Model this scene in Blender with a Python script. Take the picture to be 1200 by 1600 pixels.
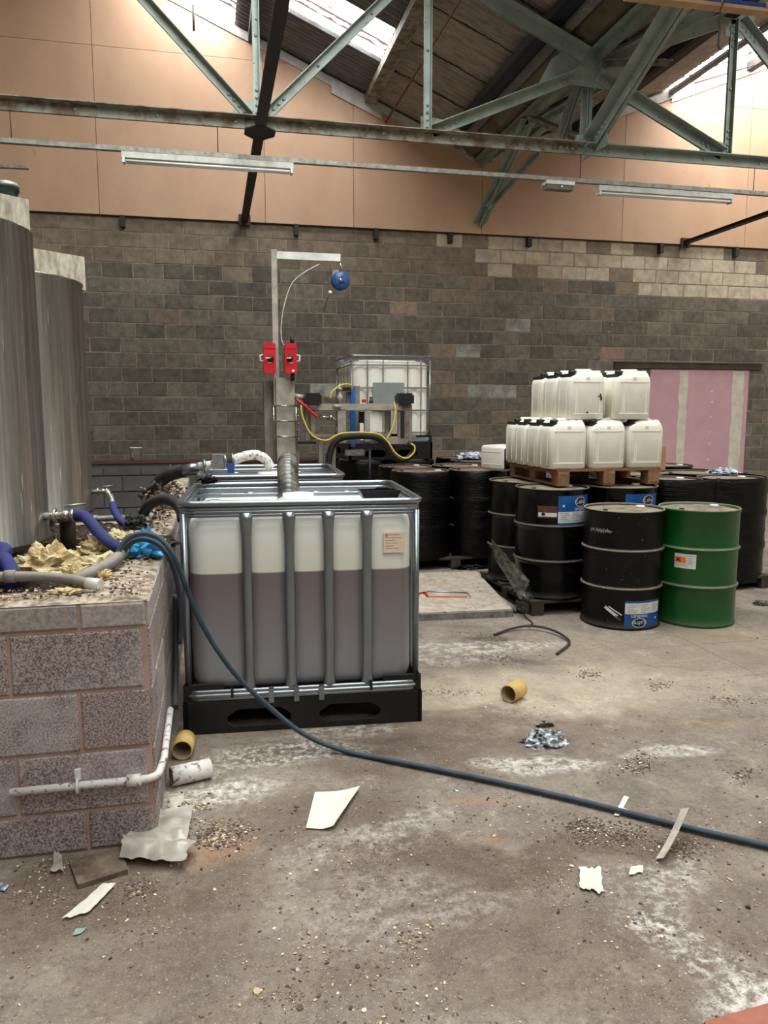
import bpy, bmesh, math, random
from mathutils import Vector, Matrix, noise, geometry
R_ = math.radians
random.seed(7)
for o in list(bpy.data.objects): bpy.data.objects.remove(o)
SC = bpy.context.scene
COL = SC.collection

# ------------------------------------------------------------------ camera
YAW, PIT, EYE, FPX = R_(12.5), math.atan(160 / 1200), 1.6, 1200.0
cam = bpy.data.cameras.new('camera'); cam_ob = bpy.data.objects.new('camera', cam); COL.objects.link(cam_ob)
cam.sensor_fit = 'VERTICAL'; cam.sensor_height = 36.0; cam.lens = 36.0 * FPX / 1600.0; cam.clip_start = .05
cam_ob.location = (0, 0, EYE); cam_ob.rotation_euler = (math.pi / 2 - PIT, 0, -YAW)
SC.camera = cam_ob
_f = Vector((math.sin(YAW) * math.cos(PIT), math.cos(YAW) * math.cos(PIT), -math.sin(PIT)))
_r = Vector((math.cos(YAW), -math.sin(YAW), 0)); _u = _r.cross(_f); _c = Vector((0, 0, EYE))
def at(px, py, X=None, Y=None, Z=None):
    """a point of the room seen at a photo pixel, at a known X, Y or height"""
    d = _f + (px - 600) / FPX * _r - (py - 800) / FPX * _u
    t = (X / d.x) if X is not None else (Y / d.y) if Y is not None else ((Z - EYE) / d.z)
    return _c + t * d
def proj(p):
    v = Vector(p) - _c; w = v.dot(_f)
    return 600 + FPX * v.dot(_r) / w, 800 - FPX * v.dot(_u) / w, w

# ------------------------------------------------------------------ light and exposure
SC.view_settings.view_transform = 'Standard'; SC.view_settings.look = 'None'
SC.view_settings.gamma = 1.0; SC.view_settings.use_curve_mapping = False
SC.view_settings.exposure = 0.34
wd = bpy.data.worlds.new('overcast_sky'); SC.world = wd; wd.use_nodes = True
wd.node_tree.nodes['Background'].inputs[0].default_value = (.86, .93, 1, 1)
wd.node_tree.nodes['Background'].inputs[1].default_value = 3.0
DAYLIGHT = 16.0            # radiance of the translucent rooflights under an overcast sky
DAYCOL = (.97, 1.0, .99)

# ------------------------------------------------------------------ materials
def L(c):
    return tuple(((x / 255) / 12.92 if x / 255 <= .04045 else ((x / 255 + .055) / 1.055) ** 2.4) for x in c) + (1,)
class NT:
    def __init__(s, name):
        s.m = bpy.data.materials.new(name); s.m.use_nodes = True; s.t = s.m.node_tree
        s.b = s.t.nodes['Principled BSDF']; s.out = s.t.nodes['Material Output']
    def n(s, typ, **kw):
        n = s.t.nodes.new(typ)
        for k, v in kw.items(): setattr(n, k, v)
        return n
    def l(s, a, b): s.t.links.new(a, b)
    def val(s, sock, v):
        if hasattr(v, 'is_output'): s.l(v, sock)
        else: sock.default_value = v
    def math(s, op, a, b=0.0, clamp=False):
        n = s.n('ShaderNodeMath', operation=op, use_clamp=clamp); s.val(n.inputs[0], a); s.val(n.inputs[1], b); return n.outputs[0]
    def mix(s, f, a, b, blend='MIX'):
        n = s.n('ShaderNodeMix', data_type='RGBA', blend_type=blend)
        s.val(n.inputs[0], f); s.val(n.inputs[6], a); s.val(n.inputs[7], b); return n.outputs[2]
    def coord(s, kind='Object', scale=(1, 1, 1), rand=False, loc=(0, 0, 0), rot=(0, 0, 0)):
        c = s.n('ShaderNodeTexCoord').outputs[kind]
        if rand:
            oi = s.n('ShaderNodeObjectInfo'); a = s.n('ShaderNodeVectorMath', operation='ADD')
            mu = s.math('MULTIPLY', oi.outputs['Random'], 57.0); s.l(c, a.inputs[0]); s.l(mu, a.inputs[1]); c = a.outputs[0]
        m = s.n('ShaderNodeMapping'); m.inputs['Scale'].default_value = scale; m.inputs['Location'].default_value = loc
        m.inputs['Rotation'].default_value = rot
        s.l(c, m.inputs[0]); return m.outputs[0]
    def noise(s, v, scale=5, det=4, rough=.55, dist=0.0):
        n = s.n('ShaderNodeTexNoise'); s.l(v, n.inputs['Vector']); n.inputs['Scale'].default_value = scale
        n.inputs['Detail'].default_value = det; n.inputs['Roughness'].default_value = rough; n.inputs['Distortion'].default_value = dist
        return n.outputs[0]
    def ramp(s, f, a, b, lo=0.0, hi=1.0):
        n = s.n('ShaderNodeMapRange', clamp=True); s.val(n.inputs[0], f)
        n.inputs[1].default_value = a; n.inputs[2].default_value = b; n.inputs[3].default_value = lo; n.inputs[4].default_value = hi
        return n.outputs[0]
    def bump(s, h, strength=.3, dist=.01):
        n = s.n('ShaderNodeBump'); n.inputs['Strength'].default_value = strength; n.inputs['Distance'].default_value = dist
        s.l(h, n.inputs['Height']); s.l(n.outputs[0], s.b.inputs['Normal'])
    def set(s, **kw):
        for k, v in kw.items(): s.val(s.b.inputs[k.replace('_', ' ')], v)
        return s.m

def M(name, c1, c2=None, scale=4.0, rough=.7, metal=0.0, stretch=(1, 1, 1), lo=.35, hi=.65, bump=0.0, bscale=60.0, bdist=.004,
      dust=None, dustamt=.8, rnd=0.0, spots=None, spotscale=40.0, spotcut=.68, spec=.5, island=False):
    s = NT(name); v = s.coord(scale=stretch, rand=True)
    col = L(c1)
    if c2 is not None: col = s.mix(s.ramp(s.noise(v, scale, 6, .6), lo, hi), L(c1), L(c2))
    if rnd:
        r = s.n('ShaderNodeNewGeometry').outputs['Random Per Island'] if island else s.n('ShaderNodeObjectInfo').outputs['Random']
        hs = s.n('ShaderNodeHueSaturation'); s.val(hs.inputs['Color'], col)
        s.l(s.ramp(r, 0, 1, 1 - rnd, 1 + rnd), hs.inputs['Value']); col = hs.outputs[0]
    if spots is not None:
        col = s.mix(s.ramp(s.noise(s.coord(rand=True), spotscale, 3, .6), spotcut, spotcut + .06), col, L(spots))
    if dust is not None:
        nz = s.n('ShaderNodeSeparateXYZ'); s.l(s.n('ShaderNodeNewGeometry').outputs['Normal'], nz.inputs[0])
        up = s.ramp(nz.outputs[2], .25, .8); dn = s.ramp(s.noise(s.coord(rand=True), 22, 5, .7), .3, .6, .55, 1)
        col = s.mix(s.math('MULTIPLY', s.math('MULTIPLY', up, dn), dustamt), col, L(dust))
        rough_s = s.math('MAXIMUM', s.ramp(up, 0, 1, rough, .9), rough)
        s.val(s.b.inputs['Roughness'], rough_s)
    else: s.b.inputs['Roughness'].default_value = rough
    s.val(s.b.inputs['Base Color'], col); s.b.inputs['Metallic'].default_value = metal
    s.b.inputs['Specular IOR Level'].default_value = spec
    if bump: s.bump(s.noise(s.coord(rand=True), bscale, 5, .65), bump, bdist)
    return s.m

# ------------------------------------------------------------------ mesh tools
class MB:
    def __init__(s): s.v = []; s.f = []; s.sm = []
    def add(s, vs, fs, smooth=False):
        b = len(s.v); s.v += [Vector(p) for p in vs]
        s.f += [tuple(b + i for i in f) for f in fs]; s.sm += [smooth] * len(fs); return s
    def box(s, c, d, R=None):
        c = Vector(c); x, y, z = d[0] / 2, d[1] / 2, d[2] / 2
        vs = [Vector((i, j, k)) for k in (-z, z) for j in (-y, y) for i in (-x, x)]
        if R is not None: vs = [R @ p for p in vs]
        return s.add([c + p for p in vs], [(0, 2, 3, 1), (4, 5, 7, 6), (0, 1, 5, 4), (2, 6, 7, 3), (0, 4, 6, 2), (1, 3, 7, 5)])
    def bb(s, a, b): return s.box([(p + q) / 2 for p, q in zip(a, b)], [abs(q - p) for p, q in zip(a, b)])
    def bar(s, p0, p1, w, h, up=(0, 0, 1)):
        p0, p1 = Vector(p0), Vector(p1); d = (p1 - p0); n = d.length; d.normalize()
        up = Vector(up); x = d.cross(up)
        if x.length < 1e-4: x = d.cross(Vector((1, 0, 0)))
        x.normalize(); y = x.cross(d)
        R = Matrix((x, d, y)).transposed()
        return s.box((p0 + p1) / 2, (w, n, h), R)
    def tube(s, pts, r, seg=10, closed=False, caps=True, ell=None):
        pts = [Vector(p) for p in pts]; n = len(pts)
        rr = r if isinstance(r, (list, tuple)) else [r] * n
        tang = []
        for i in range(n):
            a = pts[(i - 1) % n] if (closed or i > 0) else pts[i]; b = pts[(i + 1) % n] if (closed or i < n - 1) else pts[i]
            t = b - a; tang.append(t.normalized() if t.length > 1e-9 else Vector((0, 0, 1)))
        nn = tang[0].cross(Vector((0, 0, 1)))
        if nn.length < .05: nn = tang[0].cross(Vector((0, 1, 0)))
        nn.normalize(); vs = []
        for i in range(n):
            nn = nn - tang[i] * nn.dot(tang[i]); nn.normalize(); bn = tang[i].cross(nn)
            for k in range(seg):
                a = 2 * math.pi * k / seg; ca, sa = math.cos(a), math.sin(a)
                if ell: ca *= ell[0]; sa *= ell[1]
                vs.append(pts[i] + (nn * ca + bn * sa) * rr[i])
        fs = []
        for i in range(n if closed else n - 1):
            j = (i + 1) % n
            for k in range(seg):
                l = (k + 1) % seg; fs.append((i * seg + k, i * seg + l, j * seg + l, j * seg + k))
        s.add(vs, fs, True)
        if caps and not closed:
            b = len(s.v) - n * seg
            s.f += [tuple(b + k for k in range(seg)), tuple(b + (n - 1) * seg + k for k in reversed(range(seg)))]; s.sm += [False, False]
        return s
    def lathe(s, prof, seg=32, c=(0, 0, 0), R=None, caps=True, smooth=True):
        c = Vector(c); vs = []
        for (r, z) in prof:
            for k in range(seg):
                a = 2 * math.pi * k / seg; p = Vector((r * math.cos(a), r * math.sin(a), z))
                vs.append(c + (R @ p if R is not None else p))
        fs = [(i * seg + k, i * seg + (k + 1) % seg, (i + 1) * seg + (k + 1) % seg, (i + 1) * seg + k) for i in range(len(prof) - 1) for k in range(seg)]
        b = len(s.v); s.add(vs, fs, smooth)
        if caps:
            if prof[0][0] > 1e-4: s.f.append(tuple(b + k for k in reversed(range(seg)))); s.sm.append(False)
            if prof[-1][0] > 1e-4: s.f.append(tuple(b + (len(prof) - 1) * seg + k for k in range(seg))); s.sm.append(False)
        return s
    def prism(s, outer, holes=(), t=.01, o=(0, 0, 0), ux=(1, 0, 0), uy=(0, 0, 1)):
        """flat plate outline in the plane (ux,uy) at o, thickness t along ux x uy"""
        o, ux, uy = Vector(o), Vector(ux), Vector(uy); nz = ux.cross(uy).normalized()
        loops = [[Vector((a, b, 0)) for a, b in lp] for lp in [outer] + list(holes)]
        tri = geometry.tessellate_polygon(loops); flat = [p for lp in loops for p in lp]; n = len(flat)
        vs = [o + ux * p.x + uy * p.y - nz * t / 2 for p in flat] + [o + ux * p.x + uy * p.y + nz * t / 2 for p in flat]
        fs = [tuple(q + n for q in f) for f in tri] + [tuple(reversed(f)) for f in tri]
        k = 0
        for lp in loops:
            m = len(lp); fs += [(k + i, k + (i + 1) % m, n + k + (i + 1) % m, n + k + i) for i in range(m)]; k += m
        return s.add(vs, fs)
    def surf(s, fn, nu, nv, cu=False, smooth=True):
        vs = [fn(i / (nu if cu else nu - 1), j / (nv - 1)) for j in range(nv) for i in range(nu)]
        fs = [(j * nu + i, j * nu + (i + 1) % nu, (j + 1) * nu + (i + 1) % nu, (j + 1) * nu + i) for j in range(nv - 1) for i in range(nu if cu else nu - 1)]
        return s.add(vs, fs, smooth)
    def sphere(s, c, r, seg=8, rings=5, sc=(1, 1, 1)):
        prof = [(r * math.sin(math.pi * i / rings) + 1e-5, -r * math.cos(math.pi * i / rings)) for i in range(rings + 1)]
        b = len(s.v); s.lathe(prof, seg, caps=False); c = Vector(c)
        for i in range(b, len(s.v)): p = s.v[i]; s.v[i] = c + Vector((p.x * sc[0], p.y * sc[1], p.z * sc[2]))
        return s
    def mesh(s, name, mat, org=None, fix=True):
        me = bpy.data.meshes.new(name)
        vs = [tuple(p - org) for p in s.v] if org is not None else [tuple(p) for p in s.v]
        me.from_pydata(vs, [], s.f); me.polygons.foreach_set('use_smooth', s.sm)
        if mat: me.materials.append(mat)
        if fix:
            bm = bmesh.new(); bm.from_mesh(me); bmesh.ops.recalc_face_normals(bm, faces=bm.faces); bm.to_mesh(me); bm.free()
        me.update(); return me
    def build(s, name, mat, parent=None, org=None, fix=True):
        o = bpy.data.objects.new(name, s.mesh(name, mat, org, fix)); COL.objects.link(o)
        if parent is not None: o.parent = parent
        return o
def spline(pts, n=8, closed=False):
    P = [Vector(p) for p in pts]; out = []; m = len(P)
    for i in range(m if closed else m - 1):
        p0 = P[(i - 1) % m] if (closed or i > 0) else P[i] * 2 - P[i + 1]
        p1, p2 = P[i], P[(i + 1) % m]
        p3 = P[(i + 2) % m] if (closed or i < m - 2) else p2 * 2 - p1
        for k in range(n):
            t = k / n; t2, t3 = t * t, t * t * t
            out.append(.5 * ((2 * p1) + (p2 - p0) * t + (2 * p0 - 5 * p1 + 4 * p2 - p3) * t2 + (3 * p1 - p0 - 3 * p2 + p3) * t3))
    if not closed: out.append(P[-1])
    return out
def rrect(x0, y0, x1, y1, r, z=0, n=5):
    out = []
    for cx, cy, a0 in ((x1 - r, y1 - r, 0), (x0 + r, y1 - r, 90), (x0 + r, y0 + r, 180), (x1 - r, y0 + r, 270)):
        for k in range(n + 1):
            a = R_(a0 + 90 * k / n); out.append(Vector((cx + r * math.cos(a), cy + r * math.sin(a), z)))
    return out
def tag(o, label=None, cat=None, group=None, kind=None):
    if label: o['label'] = label
    if cat: o['category'] = cat
    if group: o['group'] = group
    if kind: o['kind'] = kind
    return o
def thing(name, label, cat, loc=(0, 0, 0), rz=0, group=None):
    o = bpy.data.objects.new(name, None); COL.objects.link(o); o.empty_display_size = .1
    o.location = loc; o.rotation_euler = (0, 0, rz); return tag(o, label, cat, group)
def single(name, mb, mat, label, cat, loc, group=None, rz=0):
    """a thing that is one mesh, vertices in world space, origin moved to its base"""
    o = mb.build(name, mat, None, Vector(loc)); o.location = loc; return tag(o, label, cat, group)
def struct(name, mb, mat, parent=None):
    o = mb.build(name, mat, parent)
    if parent is None: o['kind'] = 'structure'
    return o
def copy_tree(o, parent=None, label=None):
    c = o.copy(); COL.objects.link(c); c.parent = parent
    if label: c['label'] = label
    for ch in [x for x in o.children]: copy_tree(ch, c)
    return c
def place(name, me, parent, loc=(0, 0, 0), rot=(0, 0, 0)):
    o = bpy.data.objects.new(name, me); COL.objects.link(o); o.parent = parent; o.location = loc; o.rotation_euler = rot; return o
def nz(x, y=0, z=0): return noise.noise(Vector((x, y, z)))
def text_geo(s, size):
    cu = bpy.data.curves.new('t', 'FONT'); cu.body = s; cu.size = size; cu.align_x = 'CENTER'; cu.align_y = 'CENTER'; cu.resolution_u = 3
    ob = bpy.data.objects.new('t', cu); COL.objects.link(ob)
    dg = bpy.context.evaluated_depsgraph_get(); me = bpy.data.meshes.new_from_object(ob.evaluated_get(dg))
    vs = [v.co.copy() for v in me.vertices]; fs = [tuple(p.vertices) for p in me.polygons]
    bpy.data.objects.remove(ob); bpy.data.curves.remove(cu); bpy.data.meshes.remove(me); return vs, fs
# ------------------------------------------------------------------ material set
m_block = M('grey_block', (126, 119, 106), (98, 93, 84), 9, .92, rnd=.26, bump=.5, bscale=90, spots=(146, 136, 122), spotscale=14, spotcut=.66)
m_block_brown = M('brown_block', (146, 132, 114), (118, 106, 92), 8, .92, rnd=.16, bump=.5, bscale=90)
m_block_pale = M('pale_block', (206, 192, 168), (172, 158, 138), 7, .92, rnd=.13, bump=.4, bscale=90)
m_block_red = M('reddish_block', (168, 140, 122), (134, 118, 106), 9, .92, rnd=.15, bump=.4, bscale=90)
m_block_white = M('whitened_block', (176, 176, 168), (118, 114, 106), 5, .9, rnd=.1, bump=.3)
m_block_stuff = M('grey_block_field', (124, 117, 104), (98, 93, 84), 9, .92, rnd=.26, bump=.5, bscale=90, island=True)
m_mortar = M('mortar', (170, 152, 132), (130, 114, 98), 12, .95)
m_mortar_pink = M('pinkish_mortar', (182, 152, 138), (160, 132, 118), 10, .95, bump=.4)
def bundmat():
    s = NT('bund_block'); v = s.coord(rand=True)
    n1 = s.noise(v, 150, 4, .75); n2 = s.noise(v, 3, 4, .6); n3 = s.noise(v, 60, 3, .6)
    col = s.mix(s.ramp(n1, .40, .60), L((88, 78, 76)), L((186, 170, 166)))
    col = s.mix(s.ramp(n2, .5, .72, 0, .55), col, L((205, 200, 198)), 'MIX')
    oi = s.n('ShaderNodeObjectInfo'); hs = s.n('ShaderNodeHueSaturation'); s.l(col, hs.inputs['Color']); s.l(s.ramp(oi.outputs['Random'], 0, 1, .86, 1.12), hs.inputs['Value'])
    s.set(Base_Color=hs.outputs[0], Roughness=.95); s.bump(n1, .7, .006); return s.m
m_bund = bundmat()
m_bund_top = M('bund_coping', (188, 172, 152), (120, 104, 88), 16, .95, lo=.42, hi=.6, bump=.8, bscale=50, bdist=.01, spots=(70, 58, 48), spotscale=30, spotcut=.62)
m_bund_grey = M('grey_top_block', (172, 164, 158), (138, 130, 126), 60, .95, rnd=.08, bump=.5, bscale=120)
m_painted = M('dark_painted_block', (100, 98, 96), (86, 84, 82), 5, .75, rnd=.06)
m_ply = M('tan_board', (206, 168, 138), (192, 153, 124), 1.4, .6, lo=.3, hi=.7, stretch=(1, 1, .5), spots=(190, 148, 112), spotscale=5, spotcut=.69, rnd=.03)
m_white_trim = M('white_trim', (206, 204, 198), (180, 176, 168), 6, .6)
m_roof = M('roof_sheet', (186, 174, 162), (150, 140, 130), 5, .9, rnd=.12, stretch=(1, 4, 1))
m_roof_dark = M('dark_roof_sheet', (136, 134, 136), (112, 110, 110), 5, .85, rnd=.1, stretch=(1, 4, 1))
m_gutter = M('valley_gutter', (128, 120, 96), (92, 86, 70), 3, .8, bump=.3, bscale=20)
m_navy = M('navy_paint', (36, 42, 58), (26, 30, 40), 6, .5)
m_rust_rod = M('rusty_rod', (120, 78, 60), (78, 52, 44), 12, .8)
m_steel_green = M('grey_green_steel', (158, 170, 160), (132, 144, 136), 5, .55, spots=(78, 66, 54), spotscale=24, spotcut=.66, rnd=.06, dust=(120, 112, 98), dustamt=.7)
m_steel_rust = M('rusted_green_steel', (144, 146, 132), (108, 90, 74), 9, .75, lo=.42, hi=.6, rnd=.05, dust=(128, 112, 92), dustamt=.8)
m_steel_dark = M('dark_steel', (40, 36, 34), (56, 48, 42), 7, .7)
m_galv = M('galvanised_steel', (150, 157, 162), (138, 145, 150), 5, .3, metal=.9, rnd=.04)
m_galv_dull = M('dull_galvanised', (150, 152, 150), (112, 112, 108), 18, .5, metal=.6)
m_rail = M('grey_conduit', (158, 158, 150), (120, 116, 106), 22, .6, metal=.3)
m_white_metal = M('white_enamel', (222, 222, 216), (196, 194, 186), 8, .4)
m_tube_glass = M('unlit_tube', (226, 226, 222), None, rough=.2)
m_grey_plastic = M('grey_plastic', (120, 120, 116), (96, 96, 92), 9, .6)
m_black_plastic = M('black_plastic', (13, 13, 14), (20, 20, 19), 7, .42, dust=(86, 80, 72), dustamt=.22)
m_black_drum = M('black_drum_paint', (5, 5, 6), (9, 9, 9), 4, .24, spec=.25, dust=(122, 112, 98), dustamt=.85, spots=(120, 116, 108), spotscale=90, spotcut=.735)
m_black_drum_dirty = M('scuffed_black_drum', (6, 6, 6), (13, 12, 12), 5, .4, spec=.25, dust=(150, 138, 120), dustamt=.9, spots=(150, 146, 138), spotscale=55, spotcut=.69)
m_green_drum = M('green_drum_paint', (20, 84, 34), (16, 68, 28), 3, .33, dust=(140, 132, 112), dustamt=.85, spots=(70, 110, 74), spotscale=45, spotcut=.71)
m_lid = M('dusty_drum_lid', (152, 138, 118), (104, 92, 78), 10, .9, spots=(60, 52, 44), spotscale=30, spotcut=.66)
m_lid_rust = M('rusty_dusty_lid', (150, 112, 90), (92, 76, 66), 7, .9, spots=(56, 44, 38), spotscale=24, spotcut=.62)
def filmmat():
    s = NT('black_stretch_film'); v = s.coord(scale=(1, 1, 9)); n = s.noise(v, 7, 5, .6, .6)
    n2 = s.noise(s.coord(), 5, 3, .5)
    s.set(Base_Color=s.mix(s.ramp(n2, .55, .75), L((5, 5, 6)), L((12, 12, 12))), Roughness=.28, Specular_IOR_Level=.25); s.bump(n, .45, .018); return s.m
m_film = filmmat()
m_film_grey = M('dusty_film', (100, 97, 90), (36, 35, 34), 10, .35, stretch=(1, 1, 3), bump=.5, bscale=20)
m_wood = M('pallet_wood', (150, 112, 78), (104, 76, 54), 9, .85, stretch=(1, 1, 1), rnd=.18, bump=.3, bscale=40)
m_wood_dark = M('dark_pallet_wood', (70, 56, 46), (46, 38, 32), 9, .9, rnd=.15)
m_board_pale = M('pale_platform_top', (190, 178, 160), (158, 146, 130), 12, .85, spots=(104, 94, 84), spotscale=18, spotcut=.63)
m_jerry = M('white_jerrycan_plastic', (242, 239, 228), (230, 225, 210), 5, .42, rnd=.03, spots=(176, 160, 132), spotscale=26, spotcut=.72)
m_jerry_cap = M('black_cap', (24, 23, 22), None, rough=.5)
m_ibc_white = M('clean_ibc_plastic', (232, 232, 222), (222, 220, 206), 2, .4)
m_ibc_old = M('yellowed_ibc_plastic', (238, 235, 224), (226, 221, 206), 3, .5)
LEVEL = .80
def liquidmat():
    s = NT('ibc_plastic_with_liquid'); c = s.n('ShaderNodeTexCoord'); sp = s.n('ShaderNodeSeparateXYZ'); s.l(c.outputs['Object'], sp.inputs[0])
    z = sp.outputs[2]; nn = s.noise(s.coord(scale=(5, 5, .6)), 2, 3, .5)
    top = s.mix(s.ramp(z, LEVEL, 1.05), L((226, 224, 208)), L((238, 238, 234)))
    z2 = s.math('ADD', z, s.math('MULTIPLY', nn, .06))
    liq = s.mix(s.ramp(z2, .3, LEVEL), L((144, 143, 145)), L((120, 109, 109)))
    s.set(Base_Color=s.mix(s.ramp(z, LEVEL - .004, LEVEL + .004), liq, top), Roughness=.34); return s.m
m_ibc_liquid = liquidmat()
def steelmat(name, a, b, rough=.34, metal=.9):
    s = NT(name); v = s.coord(scale=(9, 9, .25), rand=True); n = s.noise(v, 4, 6, .7)
    v2 = s.coord(scale=(34, 34, 1.0), rand=True); n2 = s.noise(v2, 3, 4, .65)
    col = s.mix(s.ramp(n, .3, .7), L(a), L(b)); drip = s.ramp(n2, .64, .70, 0, .6); col = s.mix(drip, col, L((226, 222, 212)))
    tg = s.n('ShaderNodeTangent', direction_type='RADIAL', axis='Z'); s.l(tg.outputs[0], s.b.inputs['Tangent'])
    s.set(Base_Color=col, Metallic=s.ramp(drip, 0, .6, metal, .2), Roughness=s.ramp(n, .2, .8, rough - .05, rough + .1), Anisotropic=.85, Anisotropic_Rotation=TANKROT); return s.m
TANKROT = 0.25
m_tank = steelmat('streaked_stainless', (172, 169, 163), (118, 115, 110))
m_tank_hood = M('splashed_hood_steel', (212, 204, 184), (150, 142, 124), 9, .6, metal=.25, stretch=(3, 3, 1))
m_stainless = M('brushed_stainless', (178, 172, 160), (150, 144, 134), 10, .42, metal=.3, rnd=.05)
m_stainless_dull = M('worn_stainless', (146, 138, 126), (116, 108, 98), 8, .5, metal=.25, rnd=.05)
m_red = M('red_enamel', (206, 22, 34), (180, 16, 28), 8, .4)
m_blue = M('blue_enamel', (38, 84, 150), (30, 66, 124), 8, .4)
m_blue_bright = M('bright_blue_steel', (28, 104, 190), (22, 84, 160), 8, .4)
m_hose_blue = M('blue_hose_rubber', (20, 42, 118), (15, 30, 86), 10, .45, dust=(120, 112, 104), dustamt=.15)
m_hose_teal = M('teal_hose_rubber', (46, 68, 82), (34, 52, 64), 14, .45, dust=(120, 122, 118), dustamt=.22)
m_hose_black = M('black_hose_rubber', (22, 22, 22), (34, 33, 32), 9, .5, dust=(100, 94, 86), dustamt=.25)
m_hose_clear = M('grey_wire_wound_hose', (120, 116, 106), (44, 42, 40), 7, .3, lo=.4, hi=.6)
m_pipe_white = M('painted_pipe', (218, 214, 208), (120, 108, 98), 38, .6, lo=.54, hi=.62)
m_pipe_grey = M('grey_waste_pipe', (126, 124, 120), (100, 96, 92), 9, .7, dust=(176, 166, 150), dustamt=.45)
m_chrome = M('chrome', (190, 188, 182), (150, 146, 138), 12, .25, metal=.9)
m_yellow = M('yellow_cable', (214, 190, 70), None, rough=.5)
m_insul = M('yellow_insulation', (240, 228, 188), (208, 180, 122), 14, .95, bump=.9, bscale=60, bdist=.02)
m_glove = M('blue_nitrile', (74, 168, 214), (44, 126, 180), 16, .35)
m_paper = M('dirty_white_paper', (226, 222, 210), (206, 200, 184), 8, .8)
m_paper_grey = M('grubby_paper', (206, 198, 184), (160, 150, 136), 12, .85)
m_bag = M('cloudy_polythene', (186, 180, 168), (146, 138, 126), 9, .3)
m_rag = M('blue_white_rag', (214, 220, 230), (92, 100, 122), 20, .85, lo=.45, hi=.6)
m_rag_dirty = M('dirty_rag', (206, 210, 214), (46, 44, 44), 18, .9, lo=.42, hi=.58)
m_card = M('yellow_card_tube', (216, 184, 116), (190, 154, 90), 12, .8)
m_card_in = M('card_inside', (176, 160, 132), (140, 124, 100), 12, .9)
m_cardbrown = M('brown_cardboard', (176, 136, 98), (150, 114, 82), 8, .9)
m_pink = M('pink_plasterboard', (214, 170, 178), (204, 160, 168), 3, .85)
m_filler = M('jointing_filler', (226, 220, 204), (206, 198, 182), 6, .9)
m_lintel = M('old_timber', (92, 80, 68), (66, 58, 50), 12, .9, stretch=(.3, 1, 1))
m_debris_dark = M('mixed_dark_debris', (74, 62, 50), (42, 36, 30), 18, .95, bump=1.0, bscale=50, bdist=.03, spots=(150, 126, 96), spotscale=45, spotcut=.6)
m_label_blue = M('label_blue', (14, 84, 150), (12, 68, 128), 9, .4)
m_label_white = M('label_white', (214, 216, 212), (196, 198, 194), 30, .5)
m_label_grey = M('label_print', (140, 142, 142), None, rough=.6)
m_ink = M('label_black', (18, 20, 24), None, rough=.5)
m_orange = M('hazard_orange', (232, 124, 20), None, rough=.5)
m_peach = M('peach_label', (234, 214, 194), (226, 202, 178), 6, .6)
m_peach_ink = M('faded_print', (178, 146, 124), None, rough=.6)
m_redbrown = M('torn_label_brown', (96, 52, 44), (60, 40, 36), 20, .7)
m_redledge = M('red_strip', (140, 62, 50), (110, 50, 42), 12, .8)
m_brickred = M('red_kerb', (168, 104, 86), (150, 92, 76), 14, .85)
m_motor = M('green_motor_paint', (14, 50, 42), (10, 36, 30), 8, .45)
m_trunk_tan = M('tan_channel', (196, 156, 118), (172, 134, 98), 6, .6)
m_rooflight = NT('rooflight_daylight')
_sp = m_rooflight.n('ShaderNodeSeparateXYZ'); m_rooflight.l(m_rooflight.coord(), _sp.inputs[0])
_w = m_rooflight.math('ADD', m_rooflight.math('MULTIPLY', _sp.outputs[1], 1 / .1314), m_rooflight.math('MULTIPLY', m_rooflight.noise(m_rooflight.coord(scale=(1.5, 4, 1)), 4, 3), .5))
_d = m_rooflight.ramp(m_rooflight.math('ABSOLUTE', m_rooflight.math('SUBTRACT', m_rooflight.math('FRACT', _w), .5)), .09, .13)   # corrugation shading and trough dirt, put into the glow as dark stripes
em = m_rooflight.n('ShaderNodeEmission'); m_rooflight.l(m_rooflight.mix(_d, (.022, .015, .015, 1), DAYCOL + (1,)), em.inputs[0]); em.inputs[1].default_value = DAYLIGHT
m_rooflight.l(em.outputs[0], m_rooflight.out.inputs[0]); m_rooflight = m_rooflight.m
def chipmat(name, cols):
    s = NT(name); r = s.n('ShaderNodeNewGeometry').outputs['Random Per Island']; cr = s.n('ShaderNodeValToRGB'); cr.color_ramp.interpolation = 'CONSTANT'
    e = cr.color_ramp.elements
    while len(e) < len(cols): e.new(.5)
    for i, c in enumerate(cols): e[i].position = i / len(cols); e[i].color = L(c)
    s.l(r, cr.inputs[0]); s.set(Base_Color=cr.outputs[0], Roughness=.9); return s.m
m_chips = chipmat('pale_chips', [(206, 192, 168), (176, 156, 128), (142, 122, 98), (224, 214, 196), (120, 100, 80), (190, 168, 136), (96, 80, 64), (160, 146, 124)])
m_crumbs = chipmat('dark_crumbs', [(96, 82, 70), (66, 56, 48), (118, 102, 86), (84, 72, 62), (140, 124, 106), (106, 90, 74)])
m_junk = chipmat('mixed_junk', [(190, 176, 154), (90, 72, 58), (150, 128, 102), (60, 52, 46), (78, 66, 56), (206, 196, 176), (110, 92, 74), (48, 42, 38), (170, 146, 112), (96, 80, 66)])

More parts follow.
